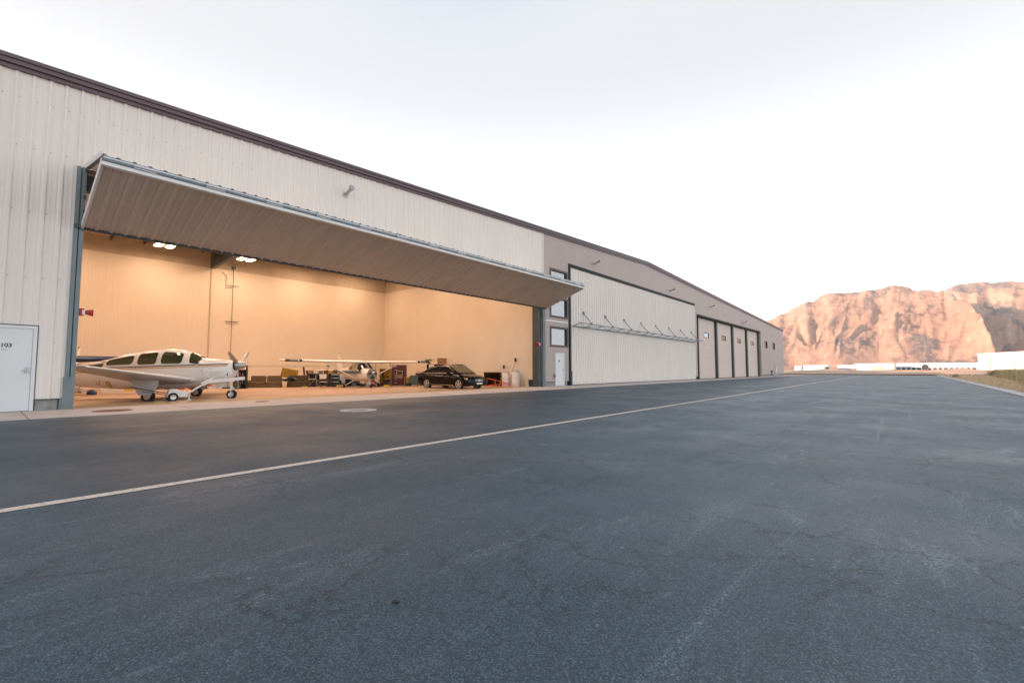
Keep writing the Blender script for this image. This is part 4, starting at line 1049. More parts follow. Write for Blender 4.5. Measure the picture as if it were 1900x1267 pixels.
single(MB().cbox((0,0,.03), (.55,.14,.05)), 'plank', 'tarp', 'short yellow wooden plank on the floor in front of the sofa', 'plank', at(10.35, 28.3), -.3)
# left group below the wing
crate('storage_box', 'long low white box under the white aircraft fuselage', 'box', at(4.4, 29.9), (.85,.4,.28), 'plastic_white', 'plastic_white', -.3)
crate('storage_box', 'yellow box standing right of the long white box', 'box', at(5.05, 30.2), (.55,.45,.45), 'yellow', None, -.3, handle=True)
crate('storage_box', 'low red box between yellow box and gear door', 'box', at(5.75, 30.3), (.50,.40,.24), 'red', 'red_dark', -.3)
crate('storage_box', 'small white carton at the left door jamb', 'box', at(3.25, 31.3), (.50,.40,.38), 'plastic_white', None, -.2)
t = thing('hand_truck', 'grey hand truck with small black wheel by the left jamb', 'hand truck', at(2.95, 29.6), -.5)
MB().path([(-.2,0,.1),(-.2,.25,1.0),(.2,.25,1.0),(.2,0,.1)], .02, 8).cbox((0,-.12,.04), (.4,.25,.02)).build('frame', 'steel_grey', t); wheel(t, (-.24,.05,.11), .11,.05); wheel(t, (.24,.05,.11), .11,.05)
t = thing('signal_post', 'short grey banded post with white top behind the cabin', 'post', at(5.85, 31.5))
MB().tube((0,0,0), (0,0,1.75), .05).cbox((0,0,.02), (.4,.4,.04)).build('pole', 'grey_dark', t)
for z, m in ((1.75,'grey'),(1.93,'plastic_white'),(2.05,'grey'),(2.17,'plastic_white')): MB().tube((0,0,z), (0,0,z+(.18 if z < 1.9 else .115)), .11, n=16).build('band', m, t)
def jerry(label, loc, rz):
    t = thing('fuel_can', label, 'fuel can', loc, rz, 'red fuel cans under the white aircraft')
    MB().cbox((0,0,.21), (.36,.18,.42), None, .94).build('body', 'red', t, bevel=.03); MB().path([(-.12,0,.42),(-.10,0,.50),(.08,0,.50),(.10,0,.42)], .015, 6).build('handle', 'red_dark', t)
    MB().tube((.13,0,.42), (.20,0,.54), .02).build('spout', 'yellow', t)
jerry('left red fuel can standing behind the white tug', at(7.35, 30.4), -.3); jerry('right red fuel can standing behind the white tug', at(7.85, 30.2), .2)
def bucket(label, loc, m, lidm, r=.16, h=.36):
    t = thing('bucket', label, 'bucket', loc, 0, 'buckets under the nose of the white aircraft')
    MB().lathe((0,0,0), [(r*.85,0),(r,h),(r*.93,h),(r*.8,.03),(.001,.03)], 'Z', 24).build('body', m, t, smooth=True); MB().lathe((0,0,h), [(r*1.05,-.02),(r*1.06,.02),(.001,.03)], 'Z', 24).build('lid', lidm, t)
bucket('white bucket with red lid left of the aircraft nose wheel', at(8.55, 29.6), 'plastic_white', 'red'); bucket('white bucket with white lid left of the aircraft nose wheel', at(8.95, 29.5), 'plastic_white', 'plastic_white')
bucket('red bucket farthest left under the aircraft nose', at(8.15, 29.9), 'red', 'cardboard', .14, .30)
t = thing('garden_cart', 'dark wire cart with small wheels behind the aircraft nose wheel', 'cart', at(9.35, 29.7), -.3)
MB().cbox((0,0,.28), (.6,.4,.20)).build('tray', 'grey_dark', t); MB().path([(-.3,-.1,.3),(-.55,-.1,.75),(-.55,.1,.75),(-.3,.1,.3)], .014, 6).build('handle', 'grey', t)
for a in (-.22,.22):
    for b in (-.18,.18): wheel(t, (a,b,.09), .09,.04)
# bicycles and folding chairs, stools
def bicycle(label, loc, rz, m):
    t = thing('bicycle', label, 'bicycle', loc, rz)
    MB().path([(-.45,0,.32),(-.12,0,.28),(.35,0,.68),(-.20,0,.66),(-.12,0,.28)], .018, 8).path([(.45,0,.32),(.35,0,.72),(.33,0,.88)], .016, 8).path([(-.45,0,.32),(-.20,0,.66),(-.22,0,.84)], .014, 8).build('frame', m, t)
    MB().path([(.30,-.26,.92),(.35,0,.88),(.30,.26,.92)], .014, 8).build('handlebar', 'grey_dark', t); MB().cbox((-.24,0,.86), (.22,.10,.05)).build('saddle', 'black', t, bevel=.015)
    for x in (-.45,.45):
        w2 = MB(); n = 28
        pts = [(x+.31*cos(2*pi*i/n), 0, .32+.31*sin(2*pi*i/n)) for i in range(n+1)]; w2.path(pts, .018, 6); w2 = w2.build('wheel', 'rubber', t)
        s2 = MB()
        for i in range(10): s2.tube((x,0,.32), (x+.30*cos(i*.63),0,.32+.30*sin(i*.63)), .003, n=4)
        s2.build('spokes', 'alloy', w2)
bicycle('silver bicycle leaning between sofa and folding chairs', at(13.55, 28.0), R(-70), 'alloy')
chair('folding_chair', 'black folding chair nearest the brown sofa', at(14.05, 28.5), R(20), 'black', 'folding chairs near the workbench')
chair('folding_chair', 'white framed folding chair right of the black one', at(14.3, 27.9), R(-40), 'plastic_white', 'folding chairs near the workbench')
chair('folding_chair', 'brown folding chair left of the green toolbox cart', at(14.55, 28.3), R(60), 'wood_dark', 'folding chairs near the workbench')
t = thing('bar_stool', 'tall dark stool with ladder frame beside the folding chairs', 'stool', at(14.45, 27.3))
MB().lathe((0,0,.74), [(.001,0),(.17,0),(.17,.04),(.001,.05)], 'Z', 18).build('seat', 'black', t)
for a in range(4): MB().tube((.18*cos(a*pi/2+.7),.18*sin(a*pi/2+.7),0), (.12*cos(a*pi/2+.7),.12*sin(a*pi/2+.7),.74), .016).build('leg', 'wood_dark', t)
t = thing('tool_cart', 'dark green rolling tool cart with black open drawers', 'tool cart', at(14.85, 27.5), R(-35))
MB().cbox((0,.02,.55), (.55,.42,.72), None, .92).build('body', 'green', t, bevel=.05)
for z in (.35,.60,.82): MB().cbox((0,-.20,z), (.42,.06,.13)).build('drawer', 'black', t); 
for z in (.45,.70,.92): MB().cbox((0,-.215,z), (.44,.05,.03)).build('drawer_rail', 'alloy', t)
MB().cbox((0,0,.12), (.5,.4,.14)).build('base', 'black', t)
single(MB().lathe((0,0,0), [(.001,0),(.10,.03),(.15,.13),(.10,.24),(.001,.27)], 'Z', 16), 'ball', 'tarp', 'beige ball on the floor in front of the green tool cart', 'ball', at(14.75, 26.9), smooth=True)
shelf_unit('shelf_unit', 'low dark shelf behind the green tool cart', at(15.0, 29.3), (1.9,.5,1.0), 'wood_dark', 2, R(-32))
names = [('cardboard','brown carton','box'), ('plastic_white','white carton','box'), ('grey','grey tool case','case'), ('wood_dark','dark wooden box','box'), ('mustard','mustard box','box'), ('grey_dark','charcoal case','case')]
for i in range(6):
    m, nm, ct = names[i]; u = -.78+i*.30; p = Vector((15.0, 29.3))+Vector((cos(R(-32)), sin(R(-32))))*u
    crate('storage_box' if ct == 'box' else 'tool_case', '%s %s on top of the low dark shelf' % (nm, ('farthest left','second from left','third from left','third from right','second from right','farthest right')[i]), ct, at(p.x, p.y, 1.0), (.24,.28,.14+.10*rnd.random()), m, None, R(-32)+rnd.uniform(-.3,.3), 'boxes on the low dark shelf')
t = thing('appliance', 'white front loading appliance with round dark door behind the aircraft', 'washer', at(15.9, 28.6), R(-38))
MB().box(-.38,.38,-.3,.3,0,.85).build('body', 'plastic_white', t, bevel=.02); MB().lathe((-.12,-.305,.38), [(.001,-.02),(.17,-.02),(.20,.0),(.17,.02)], 'Y', 24).build('door', 'black', t); MB().box(-.44,-.39,-.3,.3,0,.95).build('side_trim', 'plastic_white', t)
t = table('workbench', 'grey workbench behind the landing gear of the high wing aircraft', at(16.7, 27.7), (1.1,.6,.78), 'wood', R(-35))
for i, (m, lab) in enumerate((('grey','grey fan on the floor under the workbench'), ('black','black case on the floor under the workbench'), ('wood','wooden box on the floor under the workbench'))):
    crate('storage_box', lab, 'box', at(16.35+i*.34, 27.9-i*.25), (.28,.3,.34), m, None, R(-35), 'boxes under the workbench')
t = thing('warning_cone', 'small white cone on the floor ahead of the high wing aircraft', 'cone', at(15.75, 24.9))
MB().lathe((0,0,0), [(.001,.02),(.05,.02),(.11,.03),(.02,.34),(.001,.34)], 'Z', 18).build('cone', 'plastic_white', t); MB().box(-.14,.14,-.14,.14,0,.02).build('base', 'plastic_white', t)
single(MB().cbox((0,0,.05), (.36,.2,.09), None, 1.1), 'plastic_tray', 'cyan', 'pale turquoise tray on the floor right of the small cone', 'tray', at(16.3, 25.0), -.3, bevel=.02)
# mower, red bags, desk, chest, cabinets
t = thing('lawn_mower', 'red and black push mower right of the small cone', 'mower', at(17.0, 26.4), R(150))
MB().cbox((0,0,.22), (.55,.45,.16), None, .8).build('deck', 'red_dark', t, bevel=.04); MB().cbox((0,0,.38), (.26,.24,.18), None, .8).build('engine', 'red', t, bevel=.03)
MB().path([(-.25,-.2,.3),(-.8,-.2,.95),(-.8,.2,.95),(-.25,.2,.3)], .016, 6).build('handle', 'black', t)
for a in (-.22,.22):
    for b in (-.24,.24): wheel(t, (a,b,.11), .11,.05)
t = thing('duffel_bag', 'dark red bag on the floor beside the mower', 'bag', at(17.45, 26.5), .4)
MB().lathe((0,0,.20), [(.001,-.34),(.14,-.30),(.18,0),(.14,.30),(.001,.34)], 'X', 16).build('body', 'red_dark', t, smooth=True); MB().path([(-.15,0,.37),(-.08,0,.50),(.08,0,.50),(.15,0,.37)], .014, 6).build('strap', 'black', t)
t = thing('office_chair', 'black office chair left of the wooden desk', 'chair', at(17.6, 25.9), .8)
MB().cbox((0,0,.50), (.5,.48,.10)).build('seat', 'black', t, bevel=.03); MB().cbox((0,.24,.85), (.44,.08,.52), Matrix.Rotation(-.15,3,'X')).build('backrest', 'black', t, bevel=.04); MB().tube((0,0,.08), (0,0,.48), .03).build('column', 'grey_dark', t)
q = MB()
for a in range(5): q.tube((0,0,.09), (.28*cos(a*1.257),.28*sin(a*1.257),.05), .02)
q.build('foot', 'grey_dark', t)
shelf_unit('cabinet', 'mustard yellow cabinet behind the office chair', at(18.5, 27.4), (.75,.45,1.30), 'mustard', 3, R(-45))
t = table('desk', 'brown wooden desk in front of the dark red chest', at(18.35, 25.6), (1.0,.55,.62), 'wood_dark', R(-40), 'wood_dark')
crate('storage_box', 'open cardboard box on the brown wooden desk', 'box', at(18.3, 25.55, .62), (.48,.34,.20), 'cardboard', None, R(-40))
t = thing('monitor', 'boxy beige monitor on the brown wooden desk', 'monitor', at(18.5, 25.75, .62), R(-35))
MB().cbox((0,0,.36), (.42,.06,.30)).cbox((0,.12,.36), (.30,.2,.2)).build('case', 'tarp', t, bevel=.015); MB().cbox((0,-.036,.36), (.34,.01,.22)).build('screen', 'wood_dark', t); MB().cbox((0,0,.10), (.2,.16,.2)).build('stand', 'tarp', t)
t = thing('tool_chest', 'tall dark red tool chest with bright handles behind the desk', 'tool chest', at(19.3, 26.9), R(-42))
MB().box(-.50,.50,-.25,.25,.12,1.55).build('body', 'red_dark', t, bevel=.02)
for k in range(6): 
    d = MB().box(-.46,.46,-.275,-.255,.20+k*.22,.20+k*.22+.19).build('drawer', 'red_dark', t); MB().box(-.30,-.12,-.30,-.276,.30+k*.22,.325+k*.22).build('handle', 'alloy', d)
for a in (-.4,.4):
    for b in (-.18,.18): wheel(t, (a,b,.06), .06,.04)
t = thing('covered_machine', 'grey green cloth covered machine right of the desk', 'machine', at(19.2, 25.1), R(-40))
MB().cbox((0,0,.50), (.72,.5,.62), None, .7).build('cover', 'plastic_green', t, bevel=.05)
for a in (-.25,.25):
    for b in (-.18,.18): MB().tube((a,b,0), (a,b,.2), .02).build('leg', 'grey_dark', t)
single(MB().grid(lambda u,v: ((u-.5)*1.5,(v-.5)*.5,.05+.05*sin(u*11+v*3)*cos(v*5)+.03*sin(u*23)), 30, 8), 'tarpaulin', 'tarp', 'crumpled yellow tarpaulin on the floor behind the black car', 'tarpaulin', at(18.7, 24.2, .0), R(-40)).modifiers.new('s','SOLIDIFY').thickness = .02
table('folding_table', 'long dark table with grey cases behind the rear of the car', at(20.6, 25.4), (1.5,.6,.75), 'wood_dark', R(-42))
for i,(m,lab) in enumerate((('wood_dark','dark brown case on the long dark table, leftmost'),('grey_dark','charcoal case on the long dark table, middle'),('grey','grey case on the long dark table, nearest the car'))):
    crate('tool_case', lab, 'case', at(20.15+i*.42, 25.8-i*.38, .75), (.42,.34,.22+.06*i), m, None, R(-42), 'cases on the long dark table', True)
shelf_unit('shelf_unit', 'tall dark shelf with plant and papers behind the black car', at(22.2, 26.4), (1.3,.5,1.62), 'wood_dark', 3, R(-50))
crate('storage_box', 'brown wooden crate standing on the tall dark shelf', 'box', at(22.45, 26.0, 1.64), (.62,.4,.42), 'wood', None, R(-50))
t = thing('potted_plant', 'small green potted plant on the tall dark shelf', 'plant', at(21.85, 26.75, 1.64))
MB().lathe((0,0,0), [(.09,0),(.13,.16),(.001,.16)], 'Z', 16).build('pot', 'grey_dark', t); v = MB()
for i in range(160):
    a = rnd.random()*6.28; p = Vector((rnd.gauss(0,.18), rnd.gauss(0,.18), .20+rnd.random()*.16)); d = Vector((cos(a), sin(a), .3))*.07; e = Vector((-sin(a), cos(a), 0))*.03; v.face([p-d, p+e, p+d, p-e])
v.build('leaves', 'leaf', t)
t = thing('picture_frame', 'pale framed picture standing on the shelf behind the car', 'picture', at(21.75, 26.35, 1.15), R(-50)); MB().box(-.22,.22,-.02,.0,0,.46).build('frame', 'wood_dark', t); MB().box(-.19,.19,-.028,-.021,.03,.43).build('picture', 'plastic_white', t)
single(MB().cbox((0,0,.06), (.75,.3,.10)), 'printer', 'black', 'flat black machine standing behind the car roof', 'printer', at(22.75, 24.6, 1.45), R(-60), bevel=.02)
shelf_unit('shelf_unit', 'grey metal shelf directly behind the car roof', at(22.7, 24.5), (1.1,.45,1.45), 'grey_dark', 3, R(-80))
for i,(px,py,sx,sy,sz,m,lab) in enumerate((
    (14.2,29.0,.35,.3,.55,'black','black upright case behind the folding chairs'),
    (15.15,28.1,.45,.4,.95,'black','tall black speaker box right of the green tool cart'),
    (16.9,28.6,.5,.4,.75,'grey_dark','charcoal cabinet behind the grey workbench'),
    (17.5,27.6,.45,.4,.6,'wood_dark','dark brown box between workbench and mower'),
    (16.5,27.0,.3,.3,.3,'black','black crate beside the warning cone under the aircraft'),
    (17.0,27.2,.32,.3,.42,'plastic_white','white crate behind the push mower'),
    (17.9,26.3,.35,.3,.5,'grey_dark','charcoal bin between red bag and desk'),
    (18.7,25.0,.35,.3,.3,'black','black box on the floor under the wooden desk'),
    (19.9,24.9,.5,.4,.38,'grey','grey crate between covered machine and car'),
    (20.4,24.3,.4,.35,.3,'plastic_white','white carton on the floor by the car boot'),
    (13.9,27.4,.25,.25,.22,'cardboard','small carton in front of the folding chairs'),
    (8.6,30.3,.35,.3,.5,'wood_dark','dark brown box behind the buckets'),
    (7.0,30.9,.4,.35,.3,'grey_dark','charcoal crate left of the red fuel cans'))):
    crate('storage_box', lab, 'box', at(px, py), (sx, sy, sz), m, 'grey' if i % 3 == 0 else None, R(-35)+.2*(i % 3))
for i,(px,py,sx,sy,sz,m,lab) in enumerate((
    (15.0,27.0,.3,.25,.25,'yellow','small yellow toolbox right of the beige ball'),
    (17.3,25.5,.35,.25,.2,'yellow','flat yellow case in front of the red bag'),
    (13.2,28.2,.3,.3,.2,'tarp','tan parcel on the floor before the second sofa'),
    (19.6,26.3,.4,.3,.7,'mustard','mustard bin between red chest and covered machine'),
    (16.0,27.9,.3,.3,.6,'black','black heater in front of the white appliance'))):
    crate('storage_box', lab, 'box', at(px, py), (sx, sy, sz), m, None, R(-35)+.3*i, handle=(i < 2))
for i,(px,py,ang,m,lab) in enumerate(((15.0,28.9,.10,'wood_dark','dark rake handle leaning behind the green cart'),(16.2,29.4,-.15,'plastic_white','white pole leaning beside the white appliance'),(17.9,27.9,.2,'wood','wooden pole leaning behind the mower'),(18.9,27.3,-.1,'grey_dark','thin grey pole left of the dark red chest'))):
    single(MB().tube((0,0,0),(ang*1.5,ang,1.55+.1*i), .022, n=8).cbox((ang*1.5,ang,1.5+.1*i),(.18,.05,.07)), 'pole', m, lab, 'pole', at(px, py), 0)

# right wall group
t = thing('flat_panel', 'large dark glossy framed panel leaning by the right wall', 'panel', at(22.62, 21.0), R(-78))
MB().cbox((0,0,.50), (1.35,.06,.92), Matrix.Rotation(.10,3,'X')).build('frame', 'wood_dark', t); MB().cbox((0,-.035,.50), (1.25,.02,.82), Matrix.Rotation(.10,3,'X')).build('panel', 'black_gloss', t)
def drum(label, loc, r, h, lid=None):
    t = thing('barrel', label, 'barrel', loc, rnd.random(), 'white barrels by the right wall')
    MB().lathe((0,0,0), [(r*.93,0),(r,.03),(r,.28),(r*1.02,.30),(r,.32),(r,.58),(r*1.02,.60),(r,.62),(r,h-.05),(r*.95,h),(.001,h)], 'Z', 32).build('body', 'plastic_white', t, smooth=True)
    MB().tube((r*.98,0,h*.78), (r*1.12,0,h*.78), .03).tube((r*1.12,-.10,h*.78),(r*1.12,.10,h*.78), .015).build('handle', 'plastic_white', t)
    MB().lathe((0,0,h+.001), [(r*.97,0),(r*.97,.02),(.001,.022)], 'Z', 28).build('lid', lid or 'grey', t)
drum('left white plastic barrel with dark lid by the right wall', at(22.55, 19.75), .24, .92, 'plastic_green'); drum('right wider white plastic barrel by the right wall', at(22.62, 18.95), .27, .95, 'grey')
def pole_tool(label, name, cat, p0, p1, m, head, hm):
    t = thing(name, label, cat, p0); d = Vector(p1)-Vector(p0); MB().tube((0,0,0), d, .014, n=8).build('pole', m, t)
    MB().cbox(d*.03 if head == 'low' else d, (.16,.05,.22)).build('head', hm, t)
pole_tool('long wooden broom leaning between the two white barrels', 'broom', 'broom', at(22.5,19.45), at(23.05,19.35,1.75), 'wood', 'high', 'black')
pole_tool('thin pole with dark top left of the white barrels', 'mop', 'mop', at(22.35,20.15), at(23.0,20.35,1.30), 'tarp', 'high', 'grey_dark')
single(MB().lathe((0,0,0), [(.07,0),(.08,.03),(.08,.2),(.03,.26),(.001,.26)], 'Z', 14), 'jug', 'plastic_white', 'small white jug on top of the right barrel', 'jug', at(22.62, 18.95, .98), smooth=True)
t = thing('waste_bin', 'small dark blue waste bin at the right door jamb', 'bin', at(22.75, 17.75)); MB().cbox((0,0,.21), (.30,.26,.42), None, 1.18).build('body', 'blue_bin', t, bevel=.02); MB().cbox((0,0,.43), (.38,.33,.03)).build('rim', 'blue_bin', t)
pts = []; base = Vector(at(21.5, 19.6, .012))
for i in range(90): 
    u = i/89; pts.append((21.2+1.5*u+.25*sin(u*17), 20.6-1.9*u+.35*sin(u*13+1), fz(20)+.05+.03*sin(u*31)))
o = MB().path(pts, .022, 6).build('extension_cord', 'orange'); tag(o, 'orange extension cord tangled on the floor before the barrels', 'cord')
t = thing('sawhorse', 'orange folding frame beside the barrels', 'sawhorse', at(21.95, 20.2), R(-60))
MB().path([(-.5,0,.55),(.9,0,.22)], .02, 6).path([(-.4,0,.1),(.9,0,.22)], .02, 6).path([(-.5,0,.55),(-.6,.1,0)], .02, 6).path([(0,0,.42),(.1,-.1,0)], .02, 6).build('frame', 'orange', t)

# ------------------------------------------------------------------ far field
rn = noise.noise
def fbm(x, y, z=0, o=5): return noise.fractal(Vector((x, y, z)), 1.0, 2.0, o)
# mountains on a polar grid round the airfield: real size, kilometres away
def tab(T, a):
    if a <= T[0][0]: return T[0][1]
    for (a0, b0), (a1, b1) in zip(T, T[1:]):
        if a <= a1: q = (a-a0)/(a1-a0); q = q*q*(3-2*q)*.5+q*.5; return b0+(b1-b0)*q
    return T[-1][1]
MAIN = [(-20,.0),(-9,.1),(-7.4,.3),(-6.4,1.5),(-6.0,3.4),(-5.4,5.1),(-4.5,6.3),(-3.7,7.0),(-3.2,7.35),(-1.44,7.60),(.11,8.13),(1.75,7.93),(3.47,7.86),(5.26,8.02),(7.16,7.25),(8.39,6.75),(9.66,6.03),(10.61,5.4),(13,4.2),(18,3),(26,2)]
BACK = [(-26,5.0),(-14,6.6),(-8.2,7.33),(-7,7.58),(-6,7.60),(-4.35,7.70),(-3.2,7.2),(-1,6.2),(4,5),(14,3.0),(26,2)]
RGT = [(-26,7),(-14,5.5),(-10,4.2),(-8,2.85),(-6.9,1.6),(-6.2,.6),(-5.6,0),(26,0)]
R1, R2, R3 = 4300., 5600., 3300.
def ridge(x): return 1-abs(2*(x-math.floor(x))-1)
def mh(az, r):
    x, y = r*cos(R(az))/1000, r*sin(R(az))/1000
    wob = .55*rn(Vector((az*.25, r/1500, 0)))+.25*rn(Vector((az*.9, r/500, 3)))
    h = 0
    # main range with spurs running down towards the plain
    E_ = tab(MAIN, az + .10*wob)
    RR = R1 - (max(0, -3.3-az)**1.0)*600 - max(0, az-5.3)*90 + 160*rn(Vector((az*.6, 4, 0)))
    RR = max(RR, 2500); Hm = RR*tan(R(E_)); r0 = min(2250+150*rn(Vector((az*.3,1,0))), RR-350)
    s = (r-r0)/(RR-r0)
    if s > 0:
        if s <= 1:
            p = .60*s+.40*s*s
            sp = abs(rn(Vector((az*.30+.8*s+2.4*wob, s*.9, 5)))); sp2 = abs(rn(Vector((az*.9+1.2*s+3.5*wob, s*1.8, 9)))); sp3 = abs(rn(Vector((az*2.8+2*s+4*wob, s*4, 2))))
            k = (1-s)**.4*min(1, (s*2.2)**1.5)
            wx, wy = x+.35*rn(Vector((x*.9, y*.9, 11))), y+.35*rn(Vector((x*.9, y*.9, 17)))
            rg_ = noise.ridged_multi_fractal(Vector((wx*.9, wy*2.2+wx*.9, 4)), .85, 2.2, 7, 1.0, 2.0)
            p += k*(.085*(rg_-1.1) + .060*(1-2.6*sp) + .016*(.5-1.8*sp2) + .006*(.4-1.5*sp3))
            p = max(p, .02*s)
        else: p = max(0, 1-(r-RR)/1500*(1+.3*rn(Vector((az,r/400,2)))))
        h = Hm*p
    E2 = tab(BACK, az); r0 = 4300; s = (r-r0)/(R2-r0)
    if s > 0:
        Hb = R2*tan(R(E2))
        if s <= 1: p = s**.8 + (1-s)*min(1, s*4)*(.20*(.5-2*abs(rn(Vector((az*.5, s*.7, 15)))))+.1*(.5-2*abs(rn(Vector((az*1.4+wob, s, 25))))))
        else: p = 1-(s-1)*.2
        rg_ = noise.ridged_multi_fractal(Vector((x*1.2, y*1.2, 9)), .95, 2.15, 6, 1.0, 1.9); p += .10*(rg_-1.05)*max(0, 1-s)**.5*min(1, s*4)*(s <= 1); h = max(h, Hb*p)
    E3 = tab(RGT, az); r0 = 2300; s = (r-r0)/(R3-r0)
    if s > 0 and E3 > 0:
        p = (s if s <= 1 else max(0, 1-(s-1)*1.0))
        if s < 1: p += (1-s)*min(1, s*4)*.22*(.5-2*abs(rn(Vector((az*.8, s, 35)))))
        h = max(h, R3*tan(R(E3))*p)
    amp = min(1, h/150)
    h += amp*(17*fbm(x*1.5, y*3+x, 0, 5)+13*fbm(x*6, y*12+x*3, 3, 5))
    # low alluvial fans
    if r > 1500: h = max(h, (r-1500)*.022*(.8+.3*rn(Vector((az*.3, r/900, 8)))))
    return h-3
NA, NR = 560, 190
v = []
for i in range(NA+1):
    az = -16+34*i/NA
    for j in range(NR+1):
        q = j/NR; r = 1400+q*4900
        v.append((r*cos(R(az)), r*sin(R(az)), mh(az, r)))
mb = MB(); mb.v = v; mb.f = [(i*(NR+1)+j, (i+1)*(NR+1)+j, (i+1)*(NR+1)+j+1, i*(NR+1)+j+1) for i in range(NA) for j in range(NR)]
mb.f = [f[::-1] for f in mb.f]
o = struct(mb.build('mountain', 'mountain', smooth=False)); o['label'] = 'sunlit pink rocky mountain range beyond the airfield'
for p in o.data.polygons: p.use_smooth = True

# dirt mounds beyond the end of the asphalt
def mound(x, y):
    return max(0, 2.3*fbm(x*.03, y*.055, 2, 4)+.45*fbm(x*.2, y*.2, 5, 4)+.55)*min(1, max(0, (x-128)/25))*min(1, max(0, (420-x)/40))
mb = MB(); mb.grid(lambda u, v_: (128+292*u, -60+160*v_, -.03+mound(128+292*u, -60+160*v_)*.55), 150, 100)
o = struct(mb.build('dirt_mounds', 'dirt', smooth=True)); o['label'] = 'low sunlit dirt mounds at the end of the taxiway'
single(MB().box(0,1.2,-34,40,-.05,.16), 'road_edging', 'rust', 'long low rusty edging across the end of the asphalt', 'edging', (118.5,0,0))

def hall(name, label, cat, x, y0, y1, h, m, depth=25, doors=0, dm='far_blue', roofm='far_white', rz=0, stripes=0):
    h *= 1.22
    t = thing(name, label, cat, (x, (y0+y1)/2, -.05), rz); w_ = abs(y1-y0)/2
    q = MB(); q.add([(0,-w_,0),(0,w_,0),(depth,w_,0),(depth,-w_,0),(0,-w_,h),(0,w_,h),(depth,w_,h),(depth,-w_,h)], [(0,1,5,4),(1,2,6,5),(2,3,7,6),(3,0,4,7)]); q.build('wall', m, t)
    q = MB(); q.add([(-.3,-w_-.3,h),(-.3,w_+.3,h),(depth/2,w_+.3,h+.6),(depth/2,-w_-.3,h+.6),(depth+.3,w_+.3,h),(depth+.3,-w_-.3,h)], [(0,1,2,3),(3,2,4,5),(0,3,5),(1,4,2),(0,5,4,1)]); q.build('roof', roofm, t)
    for k in range(doors):
        yy = -w_+(k+.5)*2*w_/doors; MB().box(-.06,-.01, yy-w_/doors*.72, yy+w_/doors*.72, .05, h*.42).build('door', dm, t)
    for k in range(stripes):
        yy = -w_+(k+.5)*2*w_/stripes; MB().box(-.25,-.01, yy-.15, yy+.15, 0, h).build('downpipe', 'far_tan', t)
    return t
hall('warehouse', 'long white warehouse nearest the far end of the hangar', 'warehouse', 520, 52, 73, 4.3, 'far_white', stripes=1)
hall('warehouse', 'small grey shed beside the hangar corner in the distance', 'shed', 470, 66.5, 71.5, 3.5, 'far_blue', 12)
hall('warehouse', 'pale blue grey warehouse left of the tallest white one', 'warehouse', 560, 29, 48, 4.6, 'far_blue', stripes=1)
hall('warehouse', 'bright white warehouse in the middle behind the dirt mounds', 'warehouse', 500, 4, 31, 5.2, 'far_white', stripes=2)
hall('warehouse', 'long pale blue hangar row with many dark doors', 'hangar', 540, -52, 3, 5.6, 'far_blue', doors=16, dm='dark_trim')
hall('warehouse', 'small tan shed with dark opening among the dirt mounds', 'shed', 250, 5.2, 9.4, 1.75, 'far_tan', 5, 1, 'rust')
# white hangar on the right: built at an angle, faces the taxiway
t = thing('white_hangar', 'large white hangar with wide doors at the right edge', 'hangar', (236, -21.6, -.05), R(-8))
q = MB(); Wd, Dp, Hh = 34, 30, 6.9
q.add([(0,0,0),(0,-Wd,0),(Dp,-Wd,0),(Dp,0,0),(0,0,Hh-.05),(0,-Wd,Hh-.05),(Dp,-Wd,Hh-.05),(Dp,0,Hh-.05)], [(0,4,5,1),(1,5,6,2),(2,6,7,3),(3,7,4,0)]); q.build('wall', 'far_white', t)
MB().add([(-.2,.2,Hh),(-.2,-Wd/2,Hh+.9),(-.2,-Wd-.2,Hh),(Dp,.2,Hh),(Dp,-Wd/2,Hh+.9),(Dp,-Wd-.2,Hh),(-.2,.2,Hh-.3),(-.2,-Wd-.2,Hh-.3)], [(0,1,4,3),(1,2,5,4),(0,6,7,2,1)]).build('roof', 'far_white', t)
MB().box(-.12,-.02,-30,-9,0,4.3).build('sliding_door', 'far_white', t)
q = MB().box(-.25,-.02,-30.3,-8.6,4.3,4.65).box(-.25,-.02,-8.95,-8.6,0,4.3).box(-.22,-.121,-14.3,-14.0,0,4.3).box(-.2,-.121,-30,-9.0,2.0,2.2); q.build('door_rail', 'far_tan', t)
MB().box(-.1,-.02,-2.6,-.6,5.1,6.3).build('sign_panel', 'far_blue', t)
MB().box(-.35,-.02,-2.95,-2.7,0,6.6).build('downpipe', 'far_tan', t)

